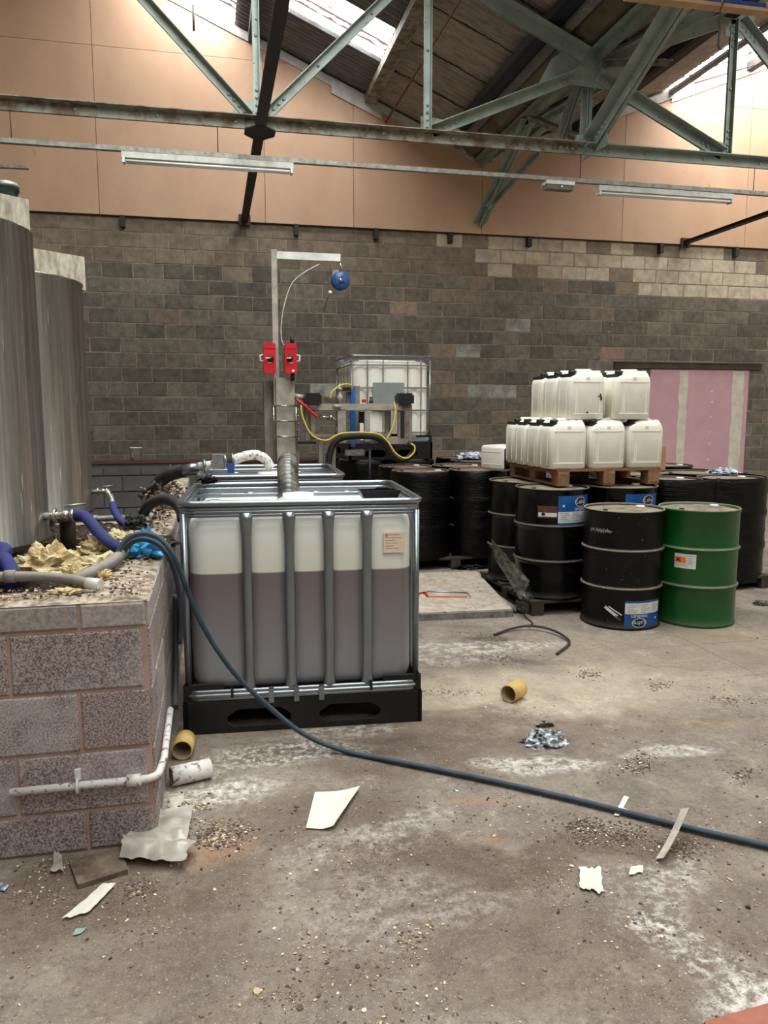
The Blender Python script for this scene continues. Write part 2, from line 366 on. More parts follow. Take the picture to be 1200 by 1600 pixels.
# ------------------------------------------------------------------ floor
def floormat():
    s = NT('dirty_concrete'); v = s.coord()
    big = s.noise(v, .55, 5, .6, .4); mid = s.noise(v, 2.6, 7, .68, .5); fine = s.noise(v, 26, 6, .75); grit = s.noise(v, 140, 3, .7)
    col = s.mix(s.ramp(mid, .32, .68), L((102, 92, 82)), L((148, 136, 122)))
    col = s.mix(s.ramp(big, .42, .62, 0, .4), col, L((164, 154, 140)))
    col = s.mix(s.ramp(s.noise(s.coord(loc=(5, 2, 0)), 9, 6, .7, .8), .5, .68, 0, .5), col, L((96, 84, 74)))
    col = s.mix(s.ramp(s.noise(s.coord(loc=(1, 7, 0)), 6, 6, .75, .8), .56, .7, 0, .45), col, L((196, 188, 174)))
    col = s.mix(s.ramp(s.noise(s.coord(loc=(9, 4, 0)), .9, 5, .6, .6), .52, .66, 0, .6), col, L((106, 90, 78)))
    col = s.mix(s.ramp(fine, .5, .68, 0, .6), col, L((80, 68, 58)))
    g2 = s.noise(s.coord(loc=(4, 1, 2)), 58, 6, .8); col = s.mix(s.ramp(g2, .56, .68, 0, .5), col, L((186, 174, 156))); col = s.mix(s.ramp(g2, .44, .33, 0, .55), col, L((74, 62, 52)))
    wob = s.n('ShaderNodeTexNoise'); s.l(v, wob.inputs['Vector']); wob.inputs['Scale'].default_value = 2.2; wob.inputs['Detail'].default_value = 5
    def spot(px, py, rx, ry, ang, colr, amt, cut=.25, brk=None):
        p = at(px, py, Z=0)
        sub = s.n('ShaderNodeVectorMath', operation='SUBTRACT'); s.l(wob.outputs['Color'], sub.inputs[0]); sub.inputs[1].default_value = (.5, .5, .5)
        sc_ = s.n('ShaderNodeVectorMath', operation='SCALE'); s.l(sub.outputs[0], sc_.inputs[0]); sc_.inputs['Scale'].default_value = .9 * max(rx, ry)
        ad = s.n('ShaderNodeVectorMath', operation='ADD'); s.l(s.n('ShaderNodeTexCoord').outputs['Object'], ad.inputs[0]); s.l(sc_.outputs[0], ad.inputs[1])
        mp = s.n('ShaderNodeMapping', vector_type='TEXTURE'); s.l(ad.outputs[0], mp.inputs[0])
        mp.inputs['Location'].default_value = (p.x, p.y, 0); mp.inputs['Rotation'].default_value = (0, 0, R_(ang)); mp.inputs['Scale'].default_value = (rx, ry, 1)
        g = s.n('ShaderNodeTexGradient', gradient_type='SPHERICAL'); s.l(mp.outputs[0], g.inputs[0])
        m = s.ramp(g.outputs[1], .0, cut, 0, amt)
        m = s.math('MULTIPLY', m, brkup); m = s.math('MULTIPLY', m, brk2)
        if brk: m = s.math('MULTIPLY', m, s.ramp(s.noise(v, brk[0], 6, .75), brk[1], brk[2]))
        return s.mix(m, colr_mix[0], L(colr))
    brk2 = s.ramp(s.noise(s.coord(loc=(6, 1, 1)), 45, 6, .8, .2), .36, .58, .6, 1); colr_mix = [col]; brkup = s.ramp(s.noise(s.coord(loc=(2, 8, 1)), 13, 8, .78, .4), .34, .6, .5, 1)
    W, BR, DK, OR, TN = (230, 226, 216), (92, 74, 62), (46, 38, 32), (186, 124, 66), (190, 174, 150)
    for a in ((720, 1090, 1.3, .6, -10, TN, .55, .6), (900, 1080, 1.6, .5, 0, TN, .6, .6), (1060, 1010, 1.2, .5, 0, (150, 130, 106), .5, .5),
              (720, 1130, .9, .3, -10, BR, .95, .4), (600, 1180, .75, .28, -14, BR, .85, .35), (880, 1330, 1.0, .16, -8, BR, 1, .4), (480, 1290, .5, .3, 10, BR, .8, .5),
              (150, 1400, .7, .3, 0, BR, .85, .5), (640, 1420, .7, .3, 15, BR, .6, .5), (900, 1480, .6, .3, -10, BR, .6, .5), (330, 1330, .22, .12, 0, OR, .4, .8), (740, 1248, .2, .05, -10, OR, .4, .9), (1120, 1130, .35, .05, -25, OR, .32, .9), (770, 1310, .08, .05, 0, OR, .35, .9),
              (765, 1000, .22, .13, 0, DK, .9, .4), (790, 1030, .3, .06, -30, DK, .7, .5), (590, 1168, .34, .12, -12, DK, .55, .4), (1000, 1150, .5, .1, 5, (118, 100, 84), .5, .5)):
        colr_mix[0] = spot(*a)
    for a in ((440, 1180, .4, .18, 0, W, .9, .4, (30, .46, .6)), (350, 1240, .3, .14, 0, W, .95, .5, (24, .44, .58)), (840, 1195, .35, .12, -20, W, .95, .4, (22, .42, .6)), (1050, 1180, .3, .07, 0, W, .8, .4, (22, .4, .6)),
              (1110, 1500, .16, .42, 20, W, .8, .5, (26, .46, .62)), (1000, 1370, .22, .1, 10, W, .6, .5, (26, .48, .64)), (1060, 1400, .4, .1, 40, W, .7, .5, (26, .46, .62)), (800, 1010, .5, .16, -10, W, .7, .4, (14, .45, .62)),
              (690, 1020, .5, .3, 0, W, .5, .4, (14, .45, .62)), (540, 1140, .4, .1, 0, W, .6, .4, (20, .45, .6)), (620, 1290, .4, .1, 20, W, .5, .5, (24, .45, .62)), (640, 1420, .5, .2, 0, W, .35, .5, (20, .45, .62)), (1150, 1560, .2, .1, 0, W, .9, .5, (26, .44, .6)),
              (860, 1100, .9, .3, 0, W, .35, .6, (9, .45, .65)), (560, 1330, .4, .15, 10, W, .4, .5, (22, .48, .62))):
        colr_mix[0] = spot(*a)
    col = colr_mix[0]
    col = s.mix(s.ramp(grit, .60, .68, 0, .55), col, L((206, 190, 166)))
    col = s.mix(s.ramp(s.noise(s.coord(loc=(3, 3, 3)), 95, 3, .7), .61, .68, 0, .6), col, L((70, 58, 48)))
    # worn slab joints on the right hand side
    sp = s.n('ShaderNodeSeparateXYZ'); s.l(v, sp.inputs[0])
    for ax, off in ((0, .35), (1, .2)):
        fr = s.math('ABSOLUTE', s.math('SUBTRACT', s.math('FRACT', s.math('ADD', s.math('MULTIPLY', sp.outputs[ax], 1 / .62), off)), .5))
        ln = s.ramp(fr, .0, .02, .42, 0); ln = s.math('MULTIPLY', ln, s.ramp(sp.outputs[0], 2.4, 3.2)); ln = s.math('MULTIPLY', ln, s.ramp(sp.outputs[1], 3.4, 3.9))
        col = s.mix(ln, col, L((92, 78, 64)))
    s.set(Base_Color=col, Roughness=s.ramp(big, .4, .6, .8, .95))
    h = s.math('ADD', s.math('MULTIPLY', fine, .6), s.math('MULTIPLY', grit, .5)); s.bump(h, .55, .012); return s.m
m_floor = floormat()
floor = struct('floor', MB().bb((-6, -8, -.1), (12, 12.9, 0)), m_floor)

# ------------------------------------------------------------------ back wall of blocks
YW = 12.7; WT = 4.5; CH = .225; BW = .45
wall = struct('wall_back', MB().bb((-6, YW - .008, 0), (12, YW + .25, 9.5)), m_mortar)
def blockmesh(w, h, mat, seed, d=.03, ch=.006):
    rr = random.Random(seed); j = lambda a=.0025: rr.uniform(-a, a)
    vs = [(-w / 2, 0, -h / 2), (w / 2, 0, -h / 2), (w / 2, 0, h / 2), (-w / 2, 0, h / 2)]
    vs += [(-w / 2 + j(), -d + ch, -h / 2 + j()), (w / 2 + j(), -d + ch, -h / 2 + j()), (w / 2 + j(), -d + ch, h / 2 + j()), (-w / 2 + j(), -d + ch, h / 2 + j())]
    vs += [(-w / 2 + ch + j(), -d, -h / 2 + ch + j()), (w / 2 - ch + j(), -d, -h / 2 + ch + j()), (w / 2 - ch + j(), -d, h / 2 - ch + j()), (-w / 2 + ch + j(), -d, h / 2 - ch + j())]
    fs = [(k, (k + 1) % 4, 4 + (k + 1) % 4, 4 + k) for k in range(4)] + [(4 + k, 4 + (k + 1) % 4, 8 + (k + 1) % 4, 8 + k) for k in range(4)] + [(8, 9, 10, 11), (3, 2, 1, 0)]
    return MB().add(vs, fs)
_bm = {}
def bmesh_for(mat, w, h, var):
    k = (mat.name, round(w, 3), round(h, 3), var)
    if k not in _bm: _bm[k] = blockmesh(w, h, mat, sum(map(ord, mat.name)) + var * 31 + int(w * 1000)).mesh('block', mat)
    return _bm[k]
rb = random.Random(3); blocks = []
PX0, PX1, PZ = 7.72, 9.78, 2.32
for c in range(20):
    z = (c + .5) * CH; off = (c % 2) * BW / 2 + (.1 if c > 16 else 0)
    for i in range(-14, 28):
        x = i * BW + off
        if x < -5.8 or x > 11.8: continue
        x0, x1 = x - BW / 2 + .006, x + BW / 2 - .006
        if z < PZ:
            if x0 >= PX0 and x1 <= PX1: continue
            if x1 > PX0 > x0: x1 = PX0
            elif x1 > PX1 > x0: x0 = PX1
            if x1 - x0 < .04: continue
        q = rb.random(); mat = m_block
        if c >= 17:
            mat = m_block_brown
            lim = {19: 3.9, 18: 4.3, 17: 4.45}[c]
            if x > lim and q < .93: mat = m_block_pale
            if c == 19 and x > 6.5: mat = m_block_brown if q < .75 else m_block_pale
        elif c == 16:
            if x > 7.6: mat = m_block_pale
            elif q < .1: mat = m_block_brown
        else:
            if q < .025: mat = m_block_red
            elif q < .09: mat = m_block_brown
            elif q < .105 and (z > 1.4 or x > 2): mat = m_block_white
        u, v, d = proj((x, YW, z)); vis = -10 < u < 1215 and 330 < v < 760
        occ = (u < 135 and v > 400) or u < 40 or (530 < u < 672 and v > 560) or (860 < u < 1020 and v > 600) or (v > 715) or (415 < u < 462 and v > 600)
        blocks.append(((0 if (vis and not occ) else 100) + d, x0, x1, z, mat))
blocks.sort(key=lambda b: b[0])
rest = {}
for k, (d, x0, x1, z, mat) in enumerate(blocks):
    w = x1 - x0; jy = rb.uniform(-.004, .004)
    if k < 300: place('block', bmesh_for(mat, w, CH - .013, rb.randrange(3)), wall, ((x0 + x1) / 2, YW + .016 + jy, z), (0, 0, 0))
    else:
        mb = blockmesh(w, CH - .013, mat, k); t = rest.setdefault(mat.name if mat in (m_block_pale, m_block_brown) else 'x', MB())
        b = len(t.v); t.v += [p + Vector(((x0 + x1) / 2, YW + .016 + jy, z)) for p in mb.v]; t.f += [tuple(b + i for i in f) for f in mb.f]; t.sm += mb.sm
for k, t in rest.items():
    o = t.build('blockwork', m_block_stuff if k == 'x' else bpy.data.materials[k], wall); o['kind'] = 'stuff'

# tan boarded gable above the blocks, its foot oversailing them
VX, VZ, SL, SR = 4.44, 5.72, .4116, .389        # valley of the two roof slopes
RIDGE_L, RIDGE_R = -3.4, 11.5
def roofz(x):
    if x < RIDGE_L: return VZ + (VX - RIDGE_L) * SL - (RIDGE_L - x) * SL
    if x <= VX: return VZ + (VX - x) * SL
    return VZ + (x - VX) * SR
gable = struct('wall_gable', MB().bb((-6, YW - .05, WT + .03), (12, YW, 5.6)), m_mortar)
GY = YW - .075
def panel(a, b, z0, z1):
    a += .004; b -= .004
    pts = [(a, z0), (b, z0)]
    xs = [b] + ([VX] if a < VX < b else []) + [a]
    top = [(x, min(z1, roofz(x) - .02)) for x in xs]
    # add the break where the roof line crosses z1
    full = []
    for (p, q) in zip(top, top[1:]):
        full.append(p)
        zr0, zr1 = roofz(p[0]) - .02, roofz(q[0]) - .02
        if (zr0 - z1) * (zr1 - z1) < 0:
            t = (z1 - zr0) / (zr1 - zr0); full.append((p[0] + (q[0] - p[0]) * t, z1))
    full.append(top[-1])
    MB().prism(pts + full, t=.018, o=(0, GY, 0)).build('board', m_ply, gable)
XJ = [-6, -4.0, -1.56, .9, 2.3, 4.46, 7.02, 9.45, 12]
for a, b in zip(XJ, XJ[1:]):
    panel(a, b, WT, 6.86 if max(roofz(a), roofz(b)) > 6.95 else 9)
    if max(roofz(a), roofz(b)) > 6.95:
        if min(roofz(a), roofz(b)) > 6.9: panel(a, b, 6.866, 9)
        else:
            xc = VX - (6.9 - VZ) / SL if b <= VX else VX + (6.9 - VZ) / SR
            panel(*((a, xc) if b <= VX else (xc, b)), 6.866, 9)
for px in (193, 463, 587, 703, 826, 1032, 1150):
    p = at(px, 372, Y=12.65); MB().bb((p.x - .035, YW - .12, WT - .17), (p.x + .035, YW - .01, WT - .003)).build('bracket', m_steel_dark, gable)
MB().bb((-6, YW - .06, WT - .012), (12, YW + .0, WT + .03)).build('sole_plate', m_steel_dark, gable)
# white barge trims
for i, (xa, xb, wdt) in enumerate(((-3.4, 2.25, .13), (1.95, 2.75, .24), (2.6, 4.3, .13), (4.6, 7.9, .14), (7.85, 11.4, .2))):
    za, zb = roofz(xa) - .02, roofz(xb) - .02
    struct('trim_%d' % (i + 1), MB().prism([(xa, za - wdt), (xb, zb - wdt), (xb, zb), (xa, za)], t=.02, o=(0, GY - .022 - .012 * (i % 2), 0)), m_white_trim)

# pink plasterboard closing an old opening
pk = MB().bb((PX0 + .01, YW - .024, .02), (PX1 - .02, YW - .009, PZ)); pinkb = struct('door_1', pk, m_pink)
def filler(x0, x1, z0, z1, seed):
    n = 24; rr = random.Random(seed); l = [(x0 + rr.uniform(-.012, .012), z0 + (z1 - z0) * k / n) for k in range(n + 1)]; r = [(x1 + rr.uniform(-.012, .012), z0 + (z1 - z0) * k / n) for k in range(n + 1)]
    MB().prism(l + r[::-1], t=.004, o=(0, YW - .026, 0)).build('joint_filler', m_filler, pinkb)
filler(8.32, 8.49, .05, 2.30, 1); filler(9.42, 9.66, .05, 2.30, 2)
rr = random.Random(5)
for (px, py) in ((1111, 612), (1111, 628), (1109, 652), (1108, 675), (1107, 693), (1105, 718)):
    p = at(px, py, Y=YW); MB().prism([(p.x + .035 * math.cos(a) * rr.uniform(.5, 1), p.z + .03 * math.sin(a) * rr.uniform(.4, 1)) for a in [k * .785 for k in range(8)]], t=.004, o=(0, YW - .026, 0)).build('filler_dab', m_filler, pinkb)
lt = MB(); lt.bb((7.0, YW - .06, 2.335), (10.0, YW - .016, 2.43)); lt.bb((7.0, YW - .08, 2.43), (10.02, YW - .016, 2.445)); o = struct('trim_6', lt, m_lintel)

# low dark painted wall standing in front of the blocks on the left
LY = 11.2
lw = struct('wall_low', MB().bb((-6, LY + .012, 0), (1.5, LY + .2, .86)), m_painted)
for c in range(4):
    h = (.235, .22, .22, .11)[c]; z0 = (0, .24, .465, .69)[c]
    for i in range(-12, 4):
        x = i * .5 + (c % 2) * .25
        if -4 < x < 1.3: place('block', bmesh_for(m_painted, .488, h - .012, 1), lw, (x, LY + .014, z0 + h / 2))
MB().bb((-6, LY - .03, .86), (1.5, LY + .2, .872)).build('ledge', m_redledge, lw)
MB().bb((-6, LY - .02, .872), (1.5, LY + .2, .90)).build('ledge_cap', m_lintel, lw)

# unseen enclosing walls
struct('wall_left', MB().bb((-6.2, -8, 0), (-6, 12.9, 7.9)), m_block_brown)
struct('wall_right', MB().bb((12, -8, 0), (12.2, 12.9, 8.4)), m_block_brown)
struct('wall_front', MB().bb((-6.2, -8.2, 0), (12.2, -8, 8.9)), m_block_brown)
# ------------------------------------------------------------------ roof
ceil = thing('ceiling', None, None); ceil['kind'] = 'structure'
YC = [12.7, 11.52, 10.6, 9.65, 8.7, 7.75, 6.8]
LX = [4.36, 2.5, 1.02, .5, -1.0, -2.2, -3.4]; RX = [4.56, 6.0, 7.75, 9.3, 10.6, 11.5]
def corr(x0, x1, y0, y1, mat, jit=0, amp=.027, waves=None, n=4):
    """corrugated sheet, waves running down the slope"""
    waves = waves or max(2, round((y1 - y0) / .115)); m = waves * n
    mb = MB()
    def fn(u, v):
        x = x0 + (x1 - x0) * v; y = y0 + (y1 - y0) * u
        return Vector((x, y, roofz(x) + .05 + jit + amp * math.cos(2 * math.pi * waves * u + .785)))
    mb.surf(fn, m + 1, 2, smooth=False); return mb
rr = random.Random(11)
def is_light(side, i, j):
    if side == 'L': return (i == 1 and j == 1) or (i == 3 and j == 0)
    return (i in (2, 3) and j in (0, 1))
for side, XS in (('L', LX), ('R', RX)):
    for i in range(len(XS) - 1):
        for j in range(len(YC) - 1):
            x0, x1 = XS[i], XS[i + 1]; y1, y0 = YC[j], YC[j + 1]
            lap = .05 if side == 'L' else -.05
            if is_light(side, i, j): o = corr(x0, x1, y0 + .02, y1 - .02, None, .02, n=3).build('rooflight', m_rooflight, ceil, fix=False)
            else:
                mt = m_roof if (i == 0 or (side == 'R' and i < 2)) else m_roof_dark
                corr(x0 + lap, x1, y0 - .03, y1, None, rr.uniform(-.008, .012)).build('roof_sheet', mt, ceil, fix=False)
# roof bays behind and above the camera, rooflights in the same rows
rest = MB(); YB = [6.8 - 1.233 * k for k in range(13)]
for side, XS in (('L', LX), ('R', RX)):
    for i in range(len(XS) - 1):
        for j in range(len(YB) - 1):
            x0, x1, y1, y0 = XS[i], XS[i + 1], YB[j], YB[j + 1]
            q = [(x0, y0, roofz(x0) + .05), (x1, y0, roofz(x1) + .05), (x1, y1, roofz(x1) + .05), (x0, y1, roofz(x0) + .05)]
            lit = i in (1, 3) and j in (0, 1, 2, 4, 6, 9)
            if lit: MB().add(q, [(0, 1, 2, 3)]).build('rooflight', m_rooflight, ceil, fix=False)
            else: rest.add(q, [(0, 1, 2, 3)])
z = roofz(RIDGE_L) + .05; rest.add([(-6.2, -8.2, roofz(-6.2) + .05), (RIDGE_L, -8.2, z), (RIDGE_L, 12.9, z), (-6.2, 12.9, roofz(-6.2) + .05)], [(0, 1, 2, 3)])
z = roofz(RIDGE_R) + .05; rest.add([(12.4, -8.2, z - .35), (RIDGE_R, -8.2, z), (RIDGE_R, 12.9, z), (12.4, 12.9, z - .35)], [(0, 1, 2, 3)])
rest.build('roof_cover', m_roof_dark, ceil, fix=False)
# valley gutter and purlins
g = MB(); g.prism([(4.12, VZ + .10), (4.22, VZ - .02), (4.66, VZ - .02), (4.78, VZ + .10), (4.80, VZ + .14), (4.74, VZ + .14), (4.64, VZ + .0), (4.24, VZ + .0), (4.16, VZ + .14), (4.10, VZ + .14)], t=14.5, o=(0, 5.4, 0))
g.build('valley_gutter', m_gutter, ceil)
for y in (7.2, 8.4, 9.6, 10.4, 11.3, 12.2): MB().bb((4.21, y - .03, VZ - .03), (4.67, y + .03, VZ - .018)).build('gutter_joint', m_gutter, ceil)
def purlin(x, mat, w=.06, h=.13, y0=-2, y1=12.6, nm='purlin'):
    s_ = -SL if x < VX else SR; mb = MB(); z = roofz(x) - .02
    mb.bar((x, y0, z - h / 2), (x, y1, z - h / 2), w, h); mb.bar((x + w * .8, y0, z - h), (x + w * .8, y1, z - h), w * 1.6, .012)
    return mb.build(nm, mat, ceil)
purlin(3.80, m_navy, .10, .10); purlin(3.98, m_roof_dark, .05, .08); purlin(2.52, m_steel_rust, .09, .11); purlin(.72, m_steel_dark); purlin(-.6, m_steel_dark)
purlin(6.05, m_steel_dark, .08, .14); purlin(7.8, m_roof_dark, .05, .05); purlin(4.95, m_steel_green, .06, .12); purlin(9.3, m_steel_dark)
# cracked lap strips between old sheets
for j, y in enumerate(YC[1:6]):
    mb = MB(); n = 40; yy = y
    for k in range(n):
        t0, t1 = k / n, (k + 1) / n; xa, xb = 4.2 - 1.65 * t0, 4.2 - 1.65 * t1; y2 = y + .03 * nz(xb * 5, y * 3, 1) + rr.uniform(-.008, .008); w = .004 + .03 * max(0, nz(xa * 3.5, y * 7, 2) + .15)
        mb.bar((xa, yy, roofz(xa) + .02), (xb, y2, roofz(xb) + .02), w, .012); yy = y2
    mb.build('lap_crack', m_steel_dark, ceil)

# ------------------------------------------------------------------ steel trusses
def angle_pair(mb, p0, p1, leg=.07, t=.009, gap=.014, up=(0, 0, 1), n=(0, 1, 0)):
    """two angles back to back: the standing legs and the two outstanding flanges"""
    p0, p1, n = Vector(p0), Vector(p1), Vector(n).normalized(); d = (p1 - p0).normalized(); w = n.cross(d).normalized()
    if w.z < -1e-3 or (abs(w.z) <= 1e-3 and w.x < 0): w = -w
    for s_ in (-1, 1):
        a = n * (s_ * (gap / 2 + t / 2)); mb.bar(p0 + a, p1 + a, t, leg, w)
        b = n * (s_ * (gap / 2 + leg / 2)) + w * (leg / 2 - t / 2); mb.bar(p0 + b, p1 + b, leg, t, w)
YT = 8.65
truss = thing('roof_truss', 'grey-green riveted steel roof truss spanning across above the light fittings', 'roof truss', (4.3, YT, 4.5))
org = truss.location.copy(); rivets = MB()
def member(nm, p0, p1, mat, leg=.07, riv=True, root=truss, n=(0, 1, 0), both=True):
    leg *= 1.3; mb = MB(); angle_pair(mb, p0, p1, leg, n=n); mb.build(nm, mat, root, org)
    p0, p1 = Vector(p0), Vector(p1); d = (p1 - p0).normalized(); nn = Vector(n).normalized()
    w = nn.cross(d)
    side = -1 if nn.y > .5 else -1
    if riv:
        for k in range(4):
            for q, sg in ((p0, 1), (p1, -1)):
                rivets.sphere(q + d * sg * (.07 + .075 * k) + nn * side * .02, .019, 7, 4)
        L_ = (p1 - p0).length; m = int(L_ / .75)
        for k in range(1, m): rivets.sphere(p0 + d * (L_ * k / m) + nn * side * .02, .019, 7, 4)
def gusset(pts, mat, root=truss, y=YT):
    MB().prism(pts, t=.012, o=(0, y, 0)).build('gusset_plate', mat, root, org)
BZ = 4.58
NX = [.55, 2.40, 4.30, 6.15, 8.0, 9.9]
member('bottom_chord', (-6, YT, BZ), (4.28, YT, BZ), m_steel_rust, .085); member('bottom_chord', (4.30, YT, BZ), (12, YT, BZ), m_steel_green, .085)
RZ = lambda x: roofz(x) - .22
GZ = 5.40
member('rafter', (-3.3, YT, RZ(-3.3)), (4.25, YT, RZ(4.25)), m_steel_green, .10); member('rafter', (4.4, YT, RZ(4.4)), (11.4, YT, RZ(11.4)), m_steel_green, .10)
for x in (.55, 2.40): member('strut', (x, YT, BZ + .04), (x, YT, RZ(x)), m_steel_green, .055)
for x in (6.15, 8.0, 9.9): member('strut', (x, YT, BZ + .04), (x, YT, RZ(x)), m_steel_green, .05)
member('diagonal', (.62, YT, BZ + .06), (2.36, YT, RZ(2.36)), m_steel_green, .07)
member('diagonal', (.47, YT, BZ + .06), (-1.9, YT, 7.03), m_steel_green, .07); member('strut', (-1.9, YT, 7.0), (-1.9, YT, RZ(-1.9)), m_steel_green, .05)
member('diagonal', (2.46, YT, BZ + .06), (4.2, YT, GZ - .02), m_steel_green, .085); member('diagonal', (4.4, YT, GZ - .02), (6.08, YT, BZ + .06), m_steel_green, .085)
member('diagonal', (6.22, YT, RZ(6.22) - .05), (7.95, YT, BZ + .06), m_steel_green, .085); member('diagonal', (9.85, YT, RZ(9.85)), (8.05, YT, BZ + .06), m_steel_green, .07)
gusset([(.27, BZ - .05), (.85, BZ - .05), (.80, BZ + .08), (.68, BZ + .22), (.42, BZ + .22), (.30, BZ + .13)], m_steel_green)
gusset([(2.33, BZ - .05), (2.75, BZ - .05), (2.80, BZ + .1), (2.62, BZ + .2), (2.33, BZ + .22)], m_steel_rust)
gusset([(3.70, GZ - .16), (4.0, GZ - .12), (4.6, GZ - .14), (4.9, GZ - .08), (4.7, GZ + .18), (4.45, GZ + .30), (4.05, GZ + .26), (3.85, GZ + .12)], m_steel_green)
gusset([(5.75, BZ - .05), (6.2, BZ - .05), (6.2, BZ + .2), (6.0, BZ + .22), (5.8, BZ + .12)], m_steel_green)
gusset([(6.05, RZ(6.15) - .18), (6.3, RZ(6.15) - .2), (6.45, RZ(6.4) - .02), (6.35, RZ(6.35) + .04), (6.05, RZ(6.05) + .02)], m_steel_green)
gusset([(4.12, BZ - .04), (4.5, BZ - .04), (4.44, BZ + .16), (4.2, BZ + .16)], m_steel_green)
o = rivets.build('rivets', m_steel_green, truss, org); o['kind'] = 'stuff'

# valley girder running from the wall over the truss towards the camera
girder = thing('valley_girder', 'grey-green lattice girder under the roof valley meeting the wall above the jerrycans', 'girder', (4.42, 12.6, 4.5)); org = girder.location.copy(); rivets = MB()
XG = 4.42; TZ = VZ - .12; NXV = (1, 0, 0)
member('top_chord', (XG, 12.6, TZ), (XG, 2.0, TZ), m_steel_green, .09, root=girder, n=NXV)
nodes_b = [12.6, 8.62, 4.7]; nodes_t = [10.55, 6.6, 2.6]
member('diagonal', (XG, 12.58, 4.62), (XG, 10.6, TZ - .03), m_steel_green, .08, root=girder, n=NXV)
member('diagonal', (XG, 10.5, TZ - .03), (XG, 8.7, 4.66), m_steel_rust, .06, root=girder, n=NXV)
member('diagonal', (XG - .02, 8.6, 4.66), (XG, 6.6, TZ - .03), m_steel_green, .10, root=girder, n=NXV)
member('diagonal', (XG, 6.55, TZ - .03), (XG, 4.7, 4.66), m_steel_green, .08, root=girder, n=NXV)
member('strut', (XG - .06, 8.75, 4.66), (XG - .06, 8.72, TZ), m_steel_green, .05, root=girder, n=NXV, riv=False)
member('strut', (XG - .1, 9.3, 4.92), (XG - .1, 8.75, TZ - .1), m_steel_green, .055, root=girder, n=NXV, riv=False)
member('knee_brace', (XG - .02, 12.1, 4.78), (XG + .45, 11.3, TZ - .2), m_steel_green, .05, root=girder, n=NXV, riv=False)
member('knee_brace', (XG + .05, 8.6, GZ + .12), (XG + .5, 8.0, GZ - .08), m_steel_rust, .05, root=girder, n=NXV, riv=False)
member('cross_brace', (XG, 10.55, TZ - .05), (5.3, 9.6, roofz(5.3) - .12), m_steel_green, .06, root=girder, n=(0, 0, 1), riv=False)
member('cross_brace', (XG, 8.6, TZ - .05), (5.9, 7.6, roofz(5.9) - .12), m_steel_green, .08, root=girder, n=(0, 0, 1), riv=False)
member('cross_brace', (XG + .1, 8.7, TZ - .02), (5.7, 10.4, roofz(5.7) - .12), m_steel_dark, .07, root=girder, n=(0, 0, 1), riv=False)
for y in (10.55, 6.6): MB().prism([(y - .28, TZ - .14), (y + .28, TZ - .14), (y + .2, TZ + .08), (y - .2, TZ + .08)], t=.012, o=(XG, 0, 0), ux=(0, 1, 0)).build('gusset_plate', m_steel_green, girder, org)
MB().prism([(8.3, 4.55), (9.0, 4.55), (8.9, 4.78), (8.45, 4.82)], t=.012, o=(XG, 0, 0), ux=(0, 1, 0)).build('gusset_plate', m_steel_green, girder, org)
o = rivets.build('rivets', m_steel_green, girder, org); o['kind'] = 'stuff'

# dark longitudinal ties
for x, lab in ((.575, 'dark steel tie beam running from wall top to the camera, left of the skylight'), (8.25, 'dark steel tie beam meeting the wall top above the pink panel')):
    t = thing('tie_beam', lab, 'tie beam', (x, 12.6, 4.5)); org = t.location.copy()
    mb = MB(); angle_pair(mb, (x, 12.62, 4.53), (x, 1.5, 4.53), .045, n=(1, 0, 0)); mb.bar((x, 12.62, 4.503), (x, 1.5, 4.503), .105, .010); mb.build('angle_pair', m_steel_dark, t, org)
    MB().bb((x - .09, 12.58, 4.44), (x + .09, 12.62, 4.60)).build('wall_plate', m_steel_dark, t, org)
    if x < 2: MB().prism([(x - .16, YT - .08), (x - .16, YT + .08), (x - .06, YT + .2), (x + .06, YT + .2), (x + .16, YT + .08), (x + .16, YT - .08), (x + .06, YT - .2), (x - .06, YT - .2)], t=.014, o=(0, 0, 4.50), uy=(0, 1, 0)).build('joint_plate', m_steel_dark, t, org)
# thin rods
single('tie_rod', MB().tube([(2.82, 12.6, 6.12), (2.82, 3, 6.12)], .016, 8), m_rust_rod, 'thin rusty rod running from the tan gable up under the roof sheets', 'rod', (2.82, 12.6, 6.1))
p = at(303, 48, Y=12.3); single('hanging_rod', MB().tube([p, (p.x, p.y, 7.4)], .018, 8), m_steel_dark, 'short dark rod hanging at the top left of the tan gable', 'rod', p)
p = at(1085, 130, Y=12.0); q = at(1178, 102, Y=12.0); single('stay_rod', MB().tube([p, q], .012, 8), m_rust_rod, 'thin sloping rod in front of the tan gable at top right', 'rod', p)
p = at(0, 260, Y=9); q = at(45, 262, Y=9); p2 = p + (p - q) * 1.2
single('cable_channel', MB().bar(p2, q, .05, .03), m_rail, 'short grey metal channel end at the left edge above the green motor', 'channel', p2)

